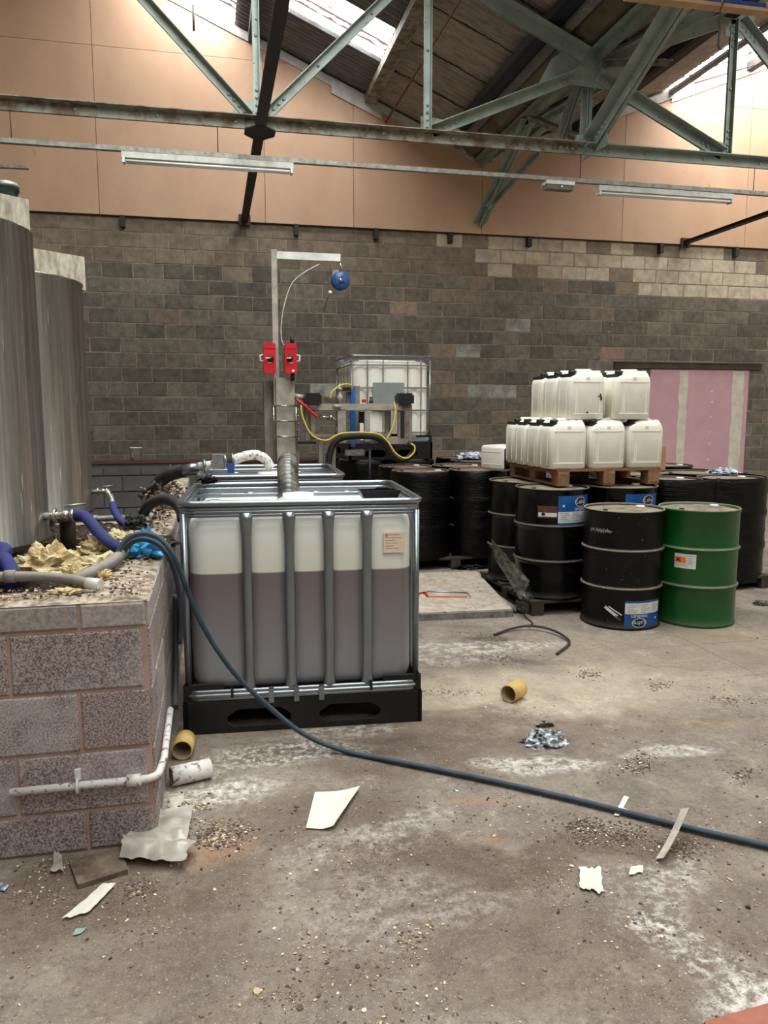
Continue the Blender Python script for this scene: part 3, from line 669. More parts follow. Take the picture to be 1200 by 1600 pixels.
# ------------------------------------------------------------------ lighting rail and fittings
rail = thing('lighting_rail', 'grey metal conduit rail hanging below the roof truss', 'rail', (4, YT, 4.2)); org = rail.location.copy()
mb = MB(); mb.bar((-6, YT, 4.245), (12, YT, 4.235), .042, .042); mb.bar((-6, YT, 4.222), (12, YT, 4.212), .06, .008); mb.build('channel', m_rail, rail, org)
for px in (341, 907, 1180, 20):
    p = at(px, 250, Y=YT); MB().tube([(p.x, YT, 4.26), (p.x, YT, 4.54)], .005, 6).build('hanger_rod', m_steel_dark, rail, org)
def batten(x0, x1, z, lab):
    t = thing('fluorescent_batten', lab, 'light fitting', ((x0 + x1) / 2, YT, z - .1), group='unlit fluorescent battens'); og = t.location.copy()
    mb = MB(); mb.prism([(-.05, 0), (.05, 0), (.04, -.055), (-.04, -.055)], t=x1 - x0, o=((x0 + x1) / 2, YT, z), ux=(0, -1, 0), uy=(0, 0, 1)); mb.build('spine', m_white_metal, t, og)
    for yy in (-.03, .03):
        MB().tube([(x0 + .04, YT + yy, z - .085), (x1 - .04, YT + yy, z - .085)], .013, 10).build('tube', m_tube_glass, t, og)
    for x in (x0 + .02, x1 - .02): MB().bb((x - .012, YT - .05, z - .105), (x + .012, YT + .05, z - .05)).build('lampholder', m_white_metal, t, og)
    for k in range(2): MB().bb((x0 + .3 + k * 1.1, YT - .02, z), (x0 + .36 + k * 1.1, YT + .02, z + .02)).build('clip', m_rail, t, og)
batten(-.83, .92, 4.205, 'white twin fluorescent batten on the rail, crossing the dark tie beam')
batten(4.475, 6.265, 4.195, 'white twin fluorescent batten on the rail, right of the small emergency light')
t = thing('emergency_light', 'small white emergency bulkhead light clipped under the rail', 'light fitting', (3.98, YT, 4.12)); og = t.location.copy()
MB().bb((3.81, YT - .07, 4.165), (4.16, YT + .07, 4.205)).build('housing', m_white_metal, t, og)
MB().prism([(-.065, 0), (.065, 0), (.05, -.05), (-.05, -.05)], t=.33, o=(3.985, YT, 4.165), ux=(0, -1, 0)).build('diffuser', m_grey_plastic, t, og)
ml = NT('green_indicator'); e_ = ml.n('ShaderNodeEmission'); e_.inputs[0].default_value = (.2, 1, .4, 1); e_.inputs[1].default_value = 1; ml.l(e_.outputs[0], ml.out.inputs[0])
MB().sphere((4.0, YT - .065, 4.145), .009, 8, 5).build('indicator', ml.m, t, og)

# blue pipe in a tan channel, nearer than the truss
t = thing('service_pipe', 'bright blue pipe in a tan channel crossing the top right corner', 'pipe', (4.4, 6, 4.85)); og = t.location.copy()
MB().tube([(3.3, 5.98, 4.875), (6.5, 5.98, 4.905)], .026, 12).build('pipe', m_blue, t, og)
mb = MB(); mb.bar((3.3, 6, 4.838), (6.5, 6, 4.868), .09, .014); mb.bar((3.3, 6.045, 4.87), (6.5, 6.045, 4.90), .012, .06); mb.bar((3.3, 5.955, 4.842), (6.5, 5.955, 4.872), .01, .026); mb.build('channel', m_trunk_tan, t, og)
for px in (1058, 1070, 1123, 1192):
    p = at(px, 10, Y=6); MB().tube([(p.x, 5.98 + .034 * math.cos(a), 4.882 + .034 * math.sin(a)) for a in [k * .628 for k in range(10)]], .008, 6, closed=True).build('saddle_clip', m_trunk_tan, t, og)
p = at(1120, 10, Y=6); pts = spline([(p.x, 5.95, 4.92), (p.x + .02, 5.94, 4.88), (p.x, 5.95, 4.80), (p.x, 5.95, 4.65), (p.x + .0, 5.95, 4.53), (p.x + .03, 5.95, 4.51)], 5)
single('hanging_hook', MB().tube(pts, .007, 6), m_steel_dark, 'thin dark wire hook hanging from the blue pipe', 'hook', pts[-1])
# ------------------------------------------------------------------ bund wall around the tanks
BX, BY, BT, BTOP = -.25, 2.80, .215, .928
core = MB(); core.bb((-5.9, BY + .001, 0), (BX - .001, BY + BT, BTOP - .004)); core.bb((BX - BT, BY + BT, 0), (BX - .001, 7.9, BTOP - .004)); core.bb((-5.9, 6.35, 0), (BX - BT, 6.5, .70))
bund = struct('wall_bund', core, m_mortar_pink)
rb = random.Random(21)
def face_blocks(origin, ux, n, courses, length, first_off):
    ux = Vector(ux); z = 0
    for c, h in enumerate(courses):
        x = -BW + first_off[c]
        while x < length:
            a, b = max(x, 0) + .006, min(x + BW, length) - .006
            if b - a > .03:
                mat = m_bund_grey if c == len(courses) - 1 else m_bund
                me = bmesh_for(mat, b - a, h - .013, rb.randrange(3))
                o = place('block', me, bund, Vector(origin) + ux * ((a + b) / 2) + Vector((0, 0, z + h / 2)), (0, 0, math.atan2(ux.y, ux.x)))
            x += BW
        z += h
CO = (.155, .224, .224, .224, .101)
face_blocks((BX - 4, BY + .022, 0), (1, 0, 0), None, CO, 4.0, (.165, .385, .157, .385, .17))
face_blocks((BX - .022, BY + .0, 0), (0, 1, 0), None, CO, 5.1, (.22, .0, .215, .0, .22))
def topfn(x0, x1, y0, y1, nx, ny):
    def f(u, v):
        x = x0 + (x1 - x0) * u; y = y0 + (y1 - y0) * v; e = min(u, 1 - u) * (x1 - x0) * 8; e2 = min(v, 1 - v) * (y1 - y0) * 8
        return Vector((x, y, BTOP - .004 + min(1, e, e2) * (.012 + .012 * nz(x * 9, y * 9, 1) + .008 * nz(x * 30, y * 30, 4))))
    return MB().surf(f, nx, ny)
topfn(-4.2, BX + .004, BY - .004, BY + BT + .01, 160, 14).build('coping', m_bund_top, bund, fix=False)
topfn(BX - BT - .01, BX + .004, BY + BT, 7.9, 14, 160).build('coping', m_bund_top, bund, fix=False)
def moundfn(u, v):
    x = -3.6 + (BX - BT + 3.6) * u; y = BY + BT + (6.36 - BY - BT) * v
    return Vector((x, y, .70 + .05 * nz(x * 3, y * 3, 2) + .035 * nz(x * 10, y * 10, 5) + .02 * nz(x * 26, y * 26, 7)))
o = MB().surf(moundfn, 110, 120).build('bund_rubble', m_debris_dark, bund, fix=False); o['kind'] = 'stuff'

# ------------------------------------------------------------------ stainless tanks
def tank(lab, c, R, z0, z1, motor, sh=.14):
    t = thing('stainless_tank', lab, 'tank', (c[0], c[1], .68), group='stainless tanks in the bund'); b = z0 - .68; h = z1 - .68
    prof = [(R * .55, b - .07), (R * .8, b - .045), (R - .012, b - .008), (R + .006, b - .004), (R + .008, b + .012), (R, b + .02), (R, h - .012), (R + .006, h - .006), (R + .004, h), (R - .02, h + .004), (.01, h + .006)]
    MB().lathe(prof, 72).build('shell', m_tank, t)
    for k, a in enumerate((-62, 30, 150, 240)):
        ca, sa = math.cos(R_(a)), math.sin(R_(a)); MB().tube([(ca * R * .72, sa * R * .72, -.02), (ca * R * .72, sa * R * .72, b - .02)], .05, 12).build('leg', m_stainless_dull, t)
    d = Vector((math.sin(R_(50)), math.cos(R_(50)), 0)); nrm = Vector((-d.y, d.x, 0))
    ctr = d * sh + nrm * .10; Rm = Matrix((d, nrm, Vector((0, 0, 1)))).transposed()
    MB().box(ctr + Vector((0, 0, h + .11)), (.86, .3, .21), Rm).build('hood', m_tank_hood, t)
    if motor:
        m = MB(); mc = ctr + d * .365 - nrm * .05 + Vector((0, 0, h + .215)); m.lathe([(.058, 0), (.058, .035), (.066, .04), (.066, .065), (.055, .08), (.03, .088), (.01, .09)], 20, mc); mo = m.build('motor', m_motor, t)
        MB().lathe([(.067, .058), (.068, .066), (.056, .082), (.02, .0905)], 20, mc).build('motor_cap', m_galv_dull, mo)
    return t
C1 = (-1.300, 4.02); C2 = (-1.245, 5.09); RT = .49
tank1 = tank('near streaked stainless steel tank at the left edge with green motor on top', C1, RT, .97, 2.43, True, .09)
tank2 = tank('second streaked stainless tank, behind the one at the left edge', C2, RT, .97, 2.36, False)
def outlet(t, p, k):
    """valve fitting on the tank's right side, with lever"""
    l = Vector(p) - t.location; RY = Matrix.Rotation(R_(90), 3, 'Y'); X = lambda a, b=0, c=0: l + Vector((a, b, c)) * k
    mb = MB(); mb.tube([X(-.06), X(.03)], .022 * k, 12); mb.lathe([(.04 * k, -.006), (.04 * k, .006)], 16, X(0), RY); v = mb.build('outlet', m_chrome, t)
    mb = MB(); mb.sphere(X(.05), .030 * k, 12, 8); mb.lathe([(.036 * k, -.007), (.036 * k, .007)], 16, X(.085), RY); mb.tube([X(.05), X(.12)], .021 * k, 12); mb.build('valve_body', m_chrome, v)
    MB().tube([X(.05, 0, .025), X(.05, 0, .05), X(.15, .02, .056)], .006 * k, 8).build('lever', m_galv, v)
pv1 = at(86, 806, Y=3.98); outlet(tank1, pv1, .95)
pv2 = at(153, 768, Y=5.1); outlet(tank2, pv2, .62)

# ------------------------------------------------------------------ intermediate bulk containers
def ibc(lab, loc, rz, W, D, bmat, vfr, sfr, grid=False, H=1.165, PB=.165, lid=True):
    t = thing('bulk_container', lab, 'container', loc, rz, 'caged bulk containers'); w, d = W / 2, D / 2
    # pallet with fork openings
    mb = MB()
    def hole(a, b):
        return [(a + .03, .03), (a, .05), (a, .085), (a + .05, .12), (b - .05, .12), (b, .085), (b, .05), (b - .03, .03)]
    for yy in (-d + .012, d - .012): mb.prism([(-w, 0), (w, 0), (w, PB), (-w, PB)], [hole(-W * .32, -W * .06), hole(W * .06, W * .32)], .024, (0, yy, 0))
    for xx in (-w + .012, w - .012): mb.prism([(-d, 0), (d, 0), (d, PB), (-d, PB)], [hole(-D * .34, -D * .07), hole(D * .07, D * .34)], .024, (xx, 0, 0), ux=(0, 1, 0))
    mb.bb((-w + .02, -d + .02, .13), (w - .02, d - .02, PB)); mb.bb((-.07, -d + .02, 0), (.07, d - .02, .13)); mb.bb((-w + .02, -.07, 0), (w - .02, .07, .13))
    for sx in (-1, 1):
        for sy in (-1, 1):
            mb.bb((sx * (w - .2), sy * (d - .012), PB), (sx * (w - .004), sy * (d - .03), PB + .085)); mb.bb((sx * (w - .03), sy * (d - .2), PB), (sx * (w - .008), sy * (d - .008), PB + .085))
    mb.build('pallet', m_black_plastic, t)
    # bottle: rounded box, drawn in behind each upright
    z0, z1 = PB + .03, H - .07
    vx = [(f - .5) * W for f in vfr]; vy = [(f - .5) * D for f in sfr]
    base = []; r = .09; bw, bd = w - .045, d - .045
    for a, b, nn_, dirx in (((-bw + r, -bd), (bw - r, -bd), (0, -1), True), ((bw, -bd + r), (bw, bd - r), (1, 0), False), ((bw - r, bd), (-bw + r, bd), (0, 1), True), ((-bw, bd - r), (-bw, -bd + r), (-1, 0), False)):
        n = 72 if dirx else 60
        for k in range(n + 1):
            q = k / n; x, y = a[0] + (b[0] - a[0]) * q, a[1] + (b[1] - a[1]) * q; s_ = x if dirx else y; lim = (bw if dirx else bd)
            dd = min([abs(s_ - e) for e in (vx if dirx else vy)] + [9]); dip = .026 * math.exp(-(dd / .034) ** 2)
            base.append((x, y, nn_[0], nn_[1], dip))
        # corner arc
        cx, cy, a0 = {(0, -1): (bw - r, -bd + r, -90), (1, 0): (bw - r, bd - r, 0), (0, 1): (-bw + r, bd - r, 90), (-1, 0): (-bw + r, -bd + r, 180)}[nn_]
        for k in range(1, 6):
            an = R_(a0 + 90 * k / 6); base.append((cx + r * math.cos(an), cy + r * math.sin(an), math.cos(an), math.sin(an), 0))
    zs = [(0, .07), (.012, .03), (.035, .008), (.07, 0)] + [(.07 + (z1 - z0 - .14) * k / 10, 0) for k in range(1, 11)] + [(z1 - z0 - .035, .008), (z1 - z0 - .012, .03), (z1 - z0, .07)]
    vs = []; n = len(base)
    for (zz, ins) in zs:
        for (x, y, nx, ny, dip) in base:
            e = min(1, zz / .1, (z1 - z0 - zz) / .1); i2 = ins + dip * max(0, e)
            vs.append((x - nx * i2, y - ny * i2, z0 + zz))
    fs = [(j * n + i, j * n + (i + 1) % n, (j + 1) * n + (i + 1) % n, (j + 1) * n + i) for j in range(len(zs) - 1) for i in range(n)]
    mb = MB(); mb.add(vs, fs, True); mb.add([vs[i] for i in range(n)], [tuple(reversed(range(n)))]); top = [vs[(len(zs) - 1) * n + i] for i in range(n)]; mb.add(top, [tuple(range(n))])
    bot = mb.build('bottle', bmat, t)
    if lid:
        mb = MB(); mb.lathe([(.11, z1 - .005), (.11, z1 + .02), (.085, z1 + .03), (.085, z1 + .05), (.02, z1 + .052)], 28, (.0, 0, 0)); mb.build('filler_lid', bmat, bot)
    for yy in (-d * .62, -d * .22, d * .25, d * .65): MB().tube([(-bw + .12, yy, z1), (bw - .12, yy, z1)], .018, 8).build('rib', bmat, bot)
    # cage
    def ring(z, rad, e=0): return MB().tube(rrect(-w + e, -d + e, w - e, d - e, .07, z, 6), rad, 10, closed=True)
    for k, z in enumerate((PB + .012, PB + .03, PB + .048)): ring(z, .0115, .012 - .006 * (k == 1)).build('base_rail', m_galv, t)
    for z, rad, e in ((H - .014, .0155, .008), (H - .04, .011, .016), (H - .056, .010, .016), (H - .072, .009, .018)) if not grid else ((H - .012, .011, .008),): ring(z, rad, e).build('top_rail', m_galv, t)
    if grid:
        for z in [PB + .12 + k * (H - PB - .24) / 3 for k in range(4)]: ring(z, .009, .02).build('hoop', m_galv_dull, t)
    posts = [(x, s_ * (d - .018), True) for x in vx for s_ in (-1, 1)] + [(s_ * (w - .018), y, False) for y in vy for s_ in (-1, 1)]
    for x, y, fr in posts:
        zz = [PB + .04, PB + .07, PB + .13, H - .17, H - .1, H - .06]; rr_ = [.036, .031, .025, .025, .031, .036] if not grid else [.008] * 6
        MB().tube([(x, y, z) for z in zz], rr_, 10, ell=(.5, 1) if not fr else (1, .5)).build('upright', m_galv if not grid else m_galv_dull, t)
    for sx in (-1, 1):
        for sy in (-1, 1): MB().tube([(sx * (w - .03), sy * (d - .03), PB + .04), (sx * (w - .03), sy * (d - .03), H - .06)], .017 if not grid else .010, 10).build('corner_post', m_galv, t)
    for yy in (-d * .36, d * .36): MB().bar((-w + .01, yy, H - .05), (w - .01, yy, H - .05), .045, .016).build('top_bar', m_galv, t)
    for yy in (-d * .86, d * .86): MB().bar((-w + .02, yy, H - .045), (w - .02, yy, H - .045), .03, .02).build('top_bar', m_galv, t)
    return t
rz1 = math.atan2(3.666 - 3.748, 1.016 + .19)
fl, frt = Vector((-.185, 3.75)), Vector((1.015, 3.668)); mid = (fl + frt) / 2; nn = Vector((-math.sin(rz1), math.cos(rz1))); c1 = mid + nn * .5
ibc1 = ibc('nearest bulk container, half full of dark liquid behind galvanised uprights', (c1.x, c1.y, 0), rz1, 1.2, 1.0, m_ibc_liquid, (.272, .445, .605, .765), (.25, .5, .75))
lo = lambda x, z, y=-.5: Vector((x - .6, y, z))
for x in (.42, .545, .67): MB().bb(tuple(lo(x, .155, -.525)), tuple(lo(x + .025, .225, -.498))).build('bracket', m_galv, ibc1)
for x in (.235, .93): MB().bb(tuple(lo(x, .185, -.508)), tuple(lo(x + .012, .235, -.495))).build('strap', m_ink, ibc1)
lb = MB().bb((.405, -.4665, .885), (.515, -.4605, .99)); lab_ = lb.build('label', m_peach, ibc1); lab_['label'] = 'faded peach paper label'
for k in range(6): MB().bb((.413, -.4672, .975 - k * .014), (.413 + (.07, .085, .05, .06, .045, .07)[k], -.4654, .978 - k * .014)).build('print_line', m_peach_ink, lab_)
MB().bb((.413, -.4674, .968), (.426, -.4654, .981)).build('print_mark', m_label_grey, lab_)
ibc2 = ibc('bulk container half hidden behind the liquid-filled one, white valve pipe on top', (.40, 5.72, 0), R_(-2), 1.0, 1.0, m_ibc_white, (.25, .5, .75), (.25, .5, .75))

# ------------------------------------------------------------------ wooden pallets
def pallet(lab, loc, W, D, h, mat, rz=0, boards=6, group='wooden pallets'):
    t = thing('wooden_pallet', lab, 'pallet', loc, rz, group); w, d = W / 2, D / 2; th = .02
    for k in range(boards):
        y = -d + .05 + k * (D - .1) / (boards - 1); MB().bb((-w, y - .048, h - th), (w, y + .048, h)).build('deck_board', mat, t)
    for x in (-w + .06, 0, w - .06):
        MB().bb((x - .05, -d, h - 2 * th), (x + .05, d, h - th)).build('stringer', mat, t); MB().bb((x - .05, -d, 0), (x + .05, d, th)).build('base_board', mat, t)
        for y in (-d + .06, 0, d - .06): MB().bb((x - .05, y - .06, th), (x + .05, y + .06, h - 2 * th)).build('spacer_block', mat, t)
    return t

# ------------------------------------------------------------------ steel drums
DR, DH = .2875, .875
_dm = {}
def drum(lab, x, y, z, mat=None, lidmat=None, group='black drums', rz=0, cat='drum'):
    mat = mat or m_black_drum; lidmat = lidmat or m_lid
    t = thing('steel_drum', lab, cat, (x, y, z), rz, group)
    k = (mat.name, lidmat.name)
    if k not in _dm:
        R = DR; prof = [(R - .03, .004), (R + .004, .0), (R + .008, .008), (R + .006, .02), (R, .028)]
        for hz in (DH * .345, DH * .665): prof += [(R, hz - .032), (R + .005, hz - .018), (R + .014, hz - .006), (R + .015, hz + .002), (R + .006, hz + .008), (R + .001, hz + .014), (R, hz + .03)]
        prof += [(R, DH - .028), (R + .006, DH - .02), (R + .008, DH - .008), (R + .003, DH), (R - .006, DH - .002), (R - .008, DH - .018)]
        b = MB().lathe(prof, 56, caps=False).mesh('body', mat); l = MB().lathe([(.01, DH - .016), (R - .03, DH - .015), (R - .02, DH - .02), (R - .006, DH - .02)], 40, caps=False).mesh('lid', lidmat)
        g1 = MB().lathe([(.036, DH - .016), (.036, DH - .004), (.03, DH), (.005, DH + .001)], 16, (.17, .06, 0)).mesh('bung', m_white_metal); g2 = MB().lathe([(.018, DH - .016), (.018, DH - .004), (.004, DH - .003)], 12, (-.18, -.05, 0)).mesh('bung', m_ink)
        bs = MB().lathe([(.01, .006), (R - .03, .004)], 40, caps=False).mesh('base', mat)
        _dm[k] = (b, l, g1, g2, bs)
    for nm, me in zip(('body', 'lid', 'bung', 'bung', 'base'), _dm[k]): place(nm, me, t)
    return t
def patch(t, nm, a0, a1, z0, z1, mat, off=.002, parent=None, skew=0, n=10):
    """label pasted round the drum; angles in degrees from the drum's -y side, to the right"""
    mb = MB(); mb.surf(lambda u, v: (lambda a: Vector(((DR + off) * math.sin(a), -(DR + off) * math.cos(a), z0 + (z1 - z0) * v + skew * (u - .5))))(R_(a0 + (a1 - a0) * u)), n, 2)
    return mb.build(nm, mat, parent or t, fix=False)
def wrap_text(t, s, size, adeg, z, mat, off, parent, flip=False):
    vs, fs = text_geo(s, size); sg = -1 if flip else 1; out = []
    for p in vs:
        a = R_(adeg) + sg * p.x / DR; out.append(Vector(((DR + off) * math.sin(a), -(DR + off) * math.cos(a), z + sg * p.y)))
    mb = MB(); mb.add(out, fs); return mb.build('lettering', mat, parent, fix=False)
def oval(t, adeg, z, rx, rz_, mat, off, parent, nm='logo_oval'):
    mb = MB(); n = 20; vs = [Vector(((DR + off) * math.sin(R_(adeg) + rx * math.cos(k * math.tau / n) / DR), -(DR + off) * math.cos(R_(adeg) + rx * math.cos(k * math.tau / n) / DR), z + rz_ * math.sin(k * math.tau / n))) for k in range(n)]
    mb.add(vs, [tuple(range(n))]); return mb.build(nm, mat, parent, fix=False)
def brand_label(t, a0, a1, z0, z1, word, flip=False):
    """blue label: logo oval and product word on blue, small print on white"""
    h = z1 - z0; Z = (lambda f: z0 + h * f) if not flip else (lambda f: z1 - h * f); sg = -1 if flip else 1
    lb = patch(t, 'label', a0, a1, z0, z1, m_label_blue, .002); lb['label'] = 'blue and white product label'
    za, zb = sorted((Z(.08), Z(.46))); patch(t, 'small_print_panel', a0 + .3, a1 - .3, za, zb, m_label_white, .003, lb)
    am = (a0 + a1) / 2; ao = am + sg * (a1 - a0) * .14
    for k in range(5):
        for c in range(3):
            f = .14 + k * .065; aa = a0 + (a1 - a0) * (.06 + c * .32); za, zb = sorted((Z(f), Z(f + .022))); patch(t, 'print_line', aa, aa + (a1 - a0) * (.26 - .05 * ((k + c) % 3)), za, zb, m_label_grey, .0036, lb, n=3)
    oval(t, ao, Z(.78), .056, h * .17, m_label_white, .0032, lb); oval(t, ao, Z(.78), .050, h * .145, m_ink, .0042, lb)
    wrap_text(t, 'Lafre', .045, ao, Z(.78), m_label_white, .0052, lb, flip); wrap_text(t, word, .04, ao, Z(.55), m_label_white, .0042, lb, flip)
    aa = am - sg * (a1 - a0) * .36; za, zb = sorted((Z(.62), Z(.70))); patch(t, 'print_mark', aa - 1.5, aa + 1.5, za, zb, m_label_white, .0034, lb, n=3)
    return lb
def side_label(t, a0, a1, z0, z1):
    lb = patch(t, 'torn_label', a0, a1, z0, z1, m_redbrown, .002); patch(t, 'small_print_panel', a0 + 1, a1 - .5, z0 + (z1 - z0) * .12, z0 + (z1 - z0) * .45, m_label_white, .003, lb)
    oval(t, a0 + (a1 - a0) * .3, z0 + (z1 - z0) * .32, .016, .012, m_ink, .004, lb)
# two drums standing on the floor in front
blk = drum('scuffed black drum standing on the floor beside the green drum', 3.0, 5.20, 0, m_black_drum_dirty, m_lid, 'drums on the floor')
grn = drum('green steel drum with orange hazard label', 3.585, 5.125, 0, m_green_drum, m_lid, 'drums on the floor')
brand_label(blk, -23, 38, .012, .222, 'medium', True)
for k, (a, zz, w_, l_, tt) in enumerate(((-42, .135, .022, .11, -35), (-36, .145, .008, .11, -32), (-32, .09, .02, .05, -35))):
    mb = MB(); c, s_ = math.cos(R_(tt)), math.sin(R_(tt)); n = 6; vs = []
    for i in range(n + 1):
        for j in (-1, 1):
            u = (i / n - .5) * l_; v = j * w_ / 2; x = u * c - v * s_; z = u * s_ + v * c; an = R_(a) + x / DR; rr_ = DR + .004 + .004 * (k == 1)
            vs.append(Vector((rr_ * math.sin(an), -rr_ * math.cos(an), zz + z)))
    mb.add(vs, [(2 * i, 2 * i + 1, 2 * i + 3, 2 * i + 2) for i in range(n)]); mb.build('torn_label', m_redbrown if k == 2 else m_label_white, blk, fix=False)
rr = random.Random(4)
for k in range(16):
    a_ = -82 + k * 2.4; patch(blk, 'chalk_mark', a_, a_ + rr.uniform(.6, 2.0), .715 + rr.uniform(-.008, .008), .728 + rr.uniform(0, .016), m_label_grey, .0016, n=3)
HZ0, HZ1, HA = 0.441, 0.549, -66
hz_ = patch(grn, 'label', HA, HA + 31, HZ0, HZ1, m_label_white, .002); hz_['label'] = 'white hazard label with orange panel and black cross'
hh = HZ1 - HZ0
patch(grn, 'hazard_panel', HA + 1, HA + 17, HZ0 + hh * .38, HZ0 + hh * .78, m_orange, .003, hz_)
for tt in (40, -40):
    c, s_ = math.cos(R_(tt)), math.sin(R_(tt)); vs = []
    for u, v in ((-.022, -.004), (.022, -.004), (.022, .004), (-.022, .004)):
        x = u * c - v * s_; z = u * s_ + v * c; an = R_(HA + 6) + x / DR; vs.append(Vector(((DR + .004) * math.sin(an), -(DR + .004) * math.cos(an), HZ0 + hh * .58 + z)))
    MB().add(vs, [(0, 1, 2, 3)]).build('cross_stroke', m_ink, hz_, fix=False)
for k in range(5): patch(grn, 'print_line', HA + 19, HA + 29 - (k % 3) * 2, HZ0 + hh * (.84 - k * .13), HZ0 + hh * (.87 - k * .13), m_label_grey, .003, hz_, n=3)
for k in range(2): patch(grn, 'print_line', HA + 2, HA + 17 + k, HZ0 + hh * (.25 - k * .1), HZ0 + hh * (.28 - k * .1), m_label_grey, .003, hz_, n=3)

# drums on pallets
PH = .115
def cluster(nm, xs, ys, pmat, plab, dlabs, lidm, z=0, grp=''):
    cx, cy = sum(xs) / 2, sum(ys) / 2; pallet(plab, (cx, cy, z), xs[1] - xs[0] + .56, ys[1] - ys[0] + .56, PH, pmat)
    out = []
    for j, y in enumerate(ys):
        for i, x in enumerate(xs): out.append(drum(dlabs[j * 2 + i], x, y, z + PH, m_black_drum, lidm, grp, R_(random.Random(i * 7 + j + int(x * 9)).uniform(-40, 40))))
    return out
def wrap(lab, xs, ys, z0, z1, hullmix, seed, mat=None):
    """stretch film round a group of drums: between the union of the circles and their hull, pinched at the hoops"""
    cs = [Vector((x, y)) for x in xs for y in ys]; c = sum(cs, Vector((0, 0))) / len(cs); Rf = DR + .012; w, d = (xs[1] - xs[0]) / 2, (ys[1] - ys[0]) / 2
    def dist(a):
        u = Vector((math.cos(a), math.sin(a))); best = 0
        for q in cs:
            p = q - c; b = u.dot(p); disc = b * b - p.length_squared + Rf * Rf
            if disc >= 0: best = max(best, b + math.sqrt(disc))
        lo_, hi_ = 0, 3
        for _ in range(30):                                        # rounded-box hull
            m = (lo_ + hi_) / 2; qx, qy = abs(u.x * m) - w, abs(u.y * m) - d
            dd = math.hypot(max(qx, 0), max(qy, 0)) + min(max(qx, qy), 0)
            lo_, hi_ = (m, hi_) if dd < Rf else (lo_, m)
        return best * (1 - hullmix) + lo_ * hullmix
    n = 160; base = [dist(2 * math.pi * k / n) for k in range(n)]
    base = [sum(base[(k + j) % n] for j in (-1, 0, 1)) / 3 for k in range(n)]
    base = [max(b, 0) for b in base]
    zs = [z0 + (z1 - z0) * k / 30 for k in range(31)]; vs = []
    for z in zs:
        f = (z - z0) / (z1 - z0); hoop = .012 * sum(math.exp(-((f - q) / .03) ** 2) for q in (.345, .665))
        for k in range(n):
            a = 2 * math.pi * k / n; r = base[k] + .008 + hoop + .006 * nz(a * 3 + seed, z * 14, 1) + .004 * nz(a * 14 + seed, z * 30, 2) - .012 * (f > .985)
            vs.append((c.x + r * math.cos(a), c.y + r * math.sin(a), z))
    fs = [(j * n + i, j * n + (i + 1) % n, (j + 1) * n + (i + 1) % n, (j + 1) * n + i) for j in range(30) for i in range(n)]
    mb = MB(); mb.add(vs, fs, True); return single('stretch_wrap', mb, mat or m_film, lab, 'plastic film', (c.x, c.y, z0), 'black film round the drums')
B_ = cluster('B', (2.66, 3.27), (5.73, 6.34), m_wood_dark, 'dark wooden floor pallet carrying drums under the jerrycans',
             ['black drum with blue label under the jerrycan pallet, next to the dusty torn film', 'black drum with blue label peeking out behind the scuffed black drum', 'black drum on the left rear corner under the jerrycan pallet', 'black drum hidden at the right rear under the jerrycan pallet'], m_lid, grp='drums under the jerrycans')
for o in B_: o.rotation_euler.z = 0
brand_label(B_[0], -15, 46, .595, .825, 'original'); side_label(B_[0], -46, -16, .65, .745)
brand_label(B_[1], -22, 40, .595, .825, 'original')
cluster('A', (2.06, 2.67), (7.58, 8.2), m_wood_dark, 'dark pallet under the film-wrapped drums behind the nearest container',
        ['film-wrapped black drum with rusty lid just right of the nearest container', 'film-wrapped black drum under the jerrycan lying on its side', 'black drum in the rear left of the wrapped group behind the nearest container', 'black drum in the rear right of the wrapped group behind the nearest container'], m_lid_rust, grp='wrapped drums behind the container')
wrap('wrinkled black film round the drums just right of the nearest container', (2.06, 2.67), (7.58, 8.2), .10, .985, .12, 1)
cluster('D', (3.98, 4.62), (6.16, 6.78), m_wood_dark, 'dark pallet under the wrapped drums behind the green drum',
        ['wrapped black drum with white bung directly behind the green drum', 'wrapped black drum with white bung at the right edge', 'wrapped black drum in the second row behind the green drum', 'wrapped black drum in the second row at the right edge'], m_lid, grp='wrapped drums on the right')
wrap('smooth black film stretched round the drums behind the green drum', (3.98, 4.62), (6.16, 6.78), .06, 1.0, .92, 5)
cluster('G', (4.35, 4.96), (7.75, 8.36), m_wood_dark, 'dark pallet under the drums before the pink panel', ['black drum before the pink panel, its rim just showing', 'black drum before the pink panel further right', 'rear black drum before the pink panel', 'rear right black drum before the pink panel'], m_lid, grp='drums before the pink panel')
cluster('E', (3.12, 3.73), (8.95, 9.56), m_wood_dark, 'dark pallet under the rusty-topped drums near the wall', ['rusty-topped drum right of the pale container, cloth on it', 'rusty-topped drum left of the lying jerrycan, near the wall', 'rear rusty-topped drum near the wall', 'rear right rusty-topped drum near the wall'], m_lid_rust, grp='rusty-topped drums near the wall')
wrap('black film round the rusty-topped drums near the wall', (3.12, 3.73), (8.95, 9.56), .10, .985, .3, 8)
cluster('F', (1.82, 2.43), (9.45, 10.06), m_wood_dark, 'dark pallet under the drums carrying the pale container', ['drum under the pale container, front left', 'drum under the pale container, front right', 'drum under the pale container, rear left', 'drum under the pale container, rear right'], m_lid, grp='drums under the pale container')
wrap('black film round the drums carrying the pale container', (1.82, 2.43), (9.45, 10.06), .10, .985, .3, 9)
ibc3 = ibc('pale empty bulk container with grey nameplate raised against the block wall', (2.125, 9.75, PH + DH + .003), 0, 1.04, 1.16, m_ibc_old, (.22, .405, .70, .86), (.2, .4, .6, .8), grid=True, H=1.26, PB=.21)
MB().bb((-.235, -.605, .62), (.155, -.598, .93)).build('nameplate', M('nameplate_grey', (140, 150, 144), (126, 136, 130), 4, .45), ibc3)

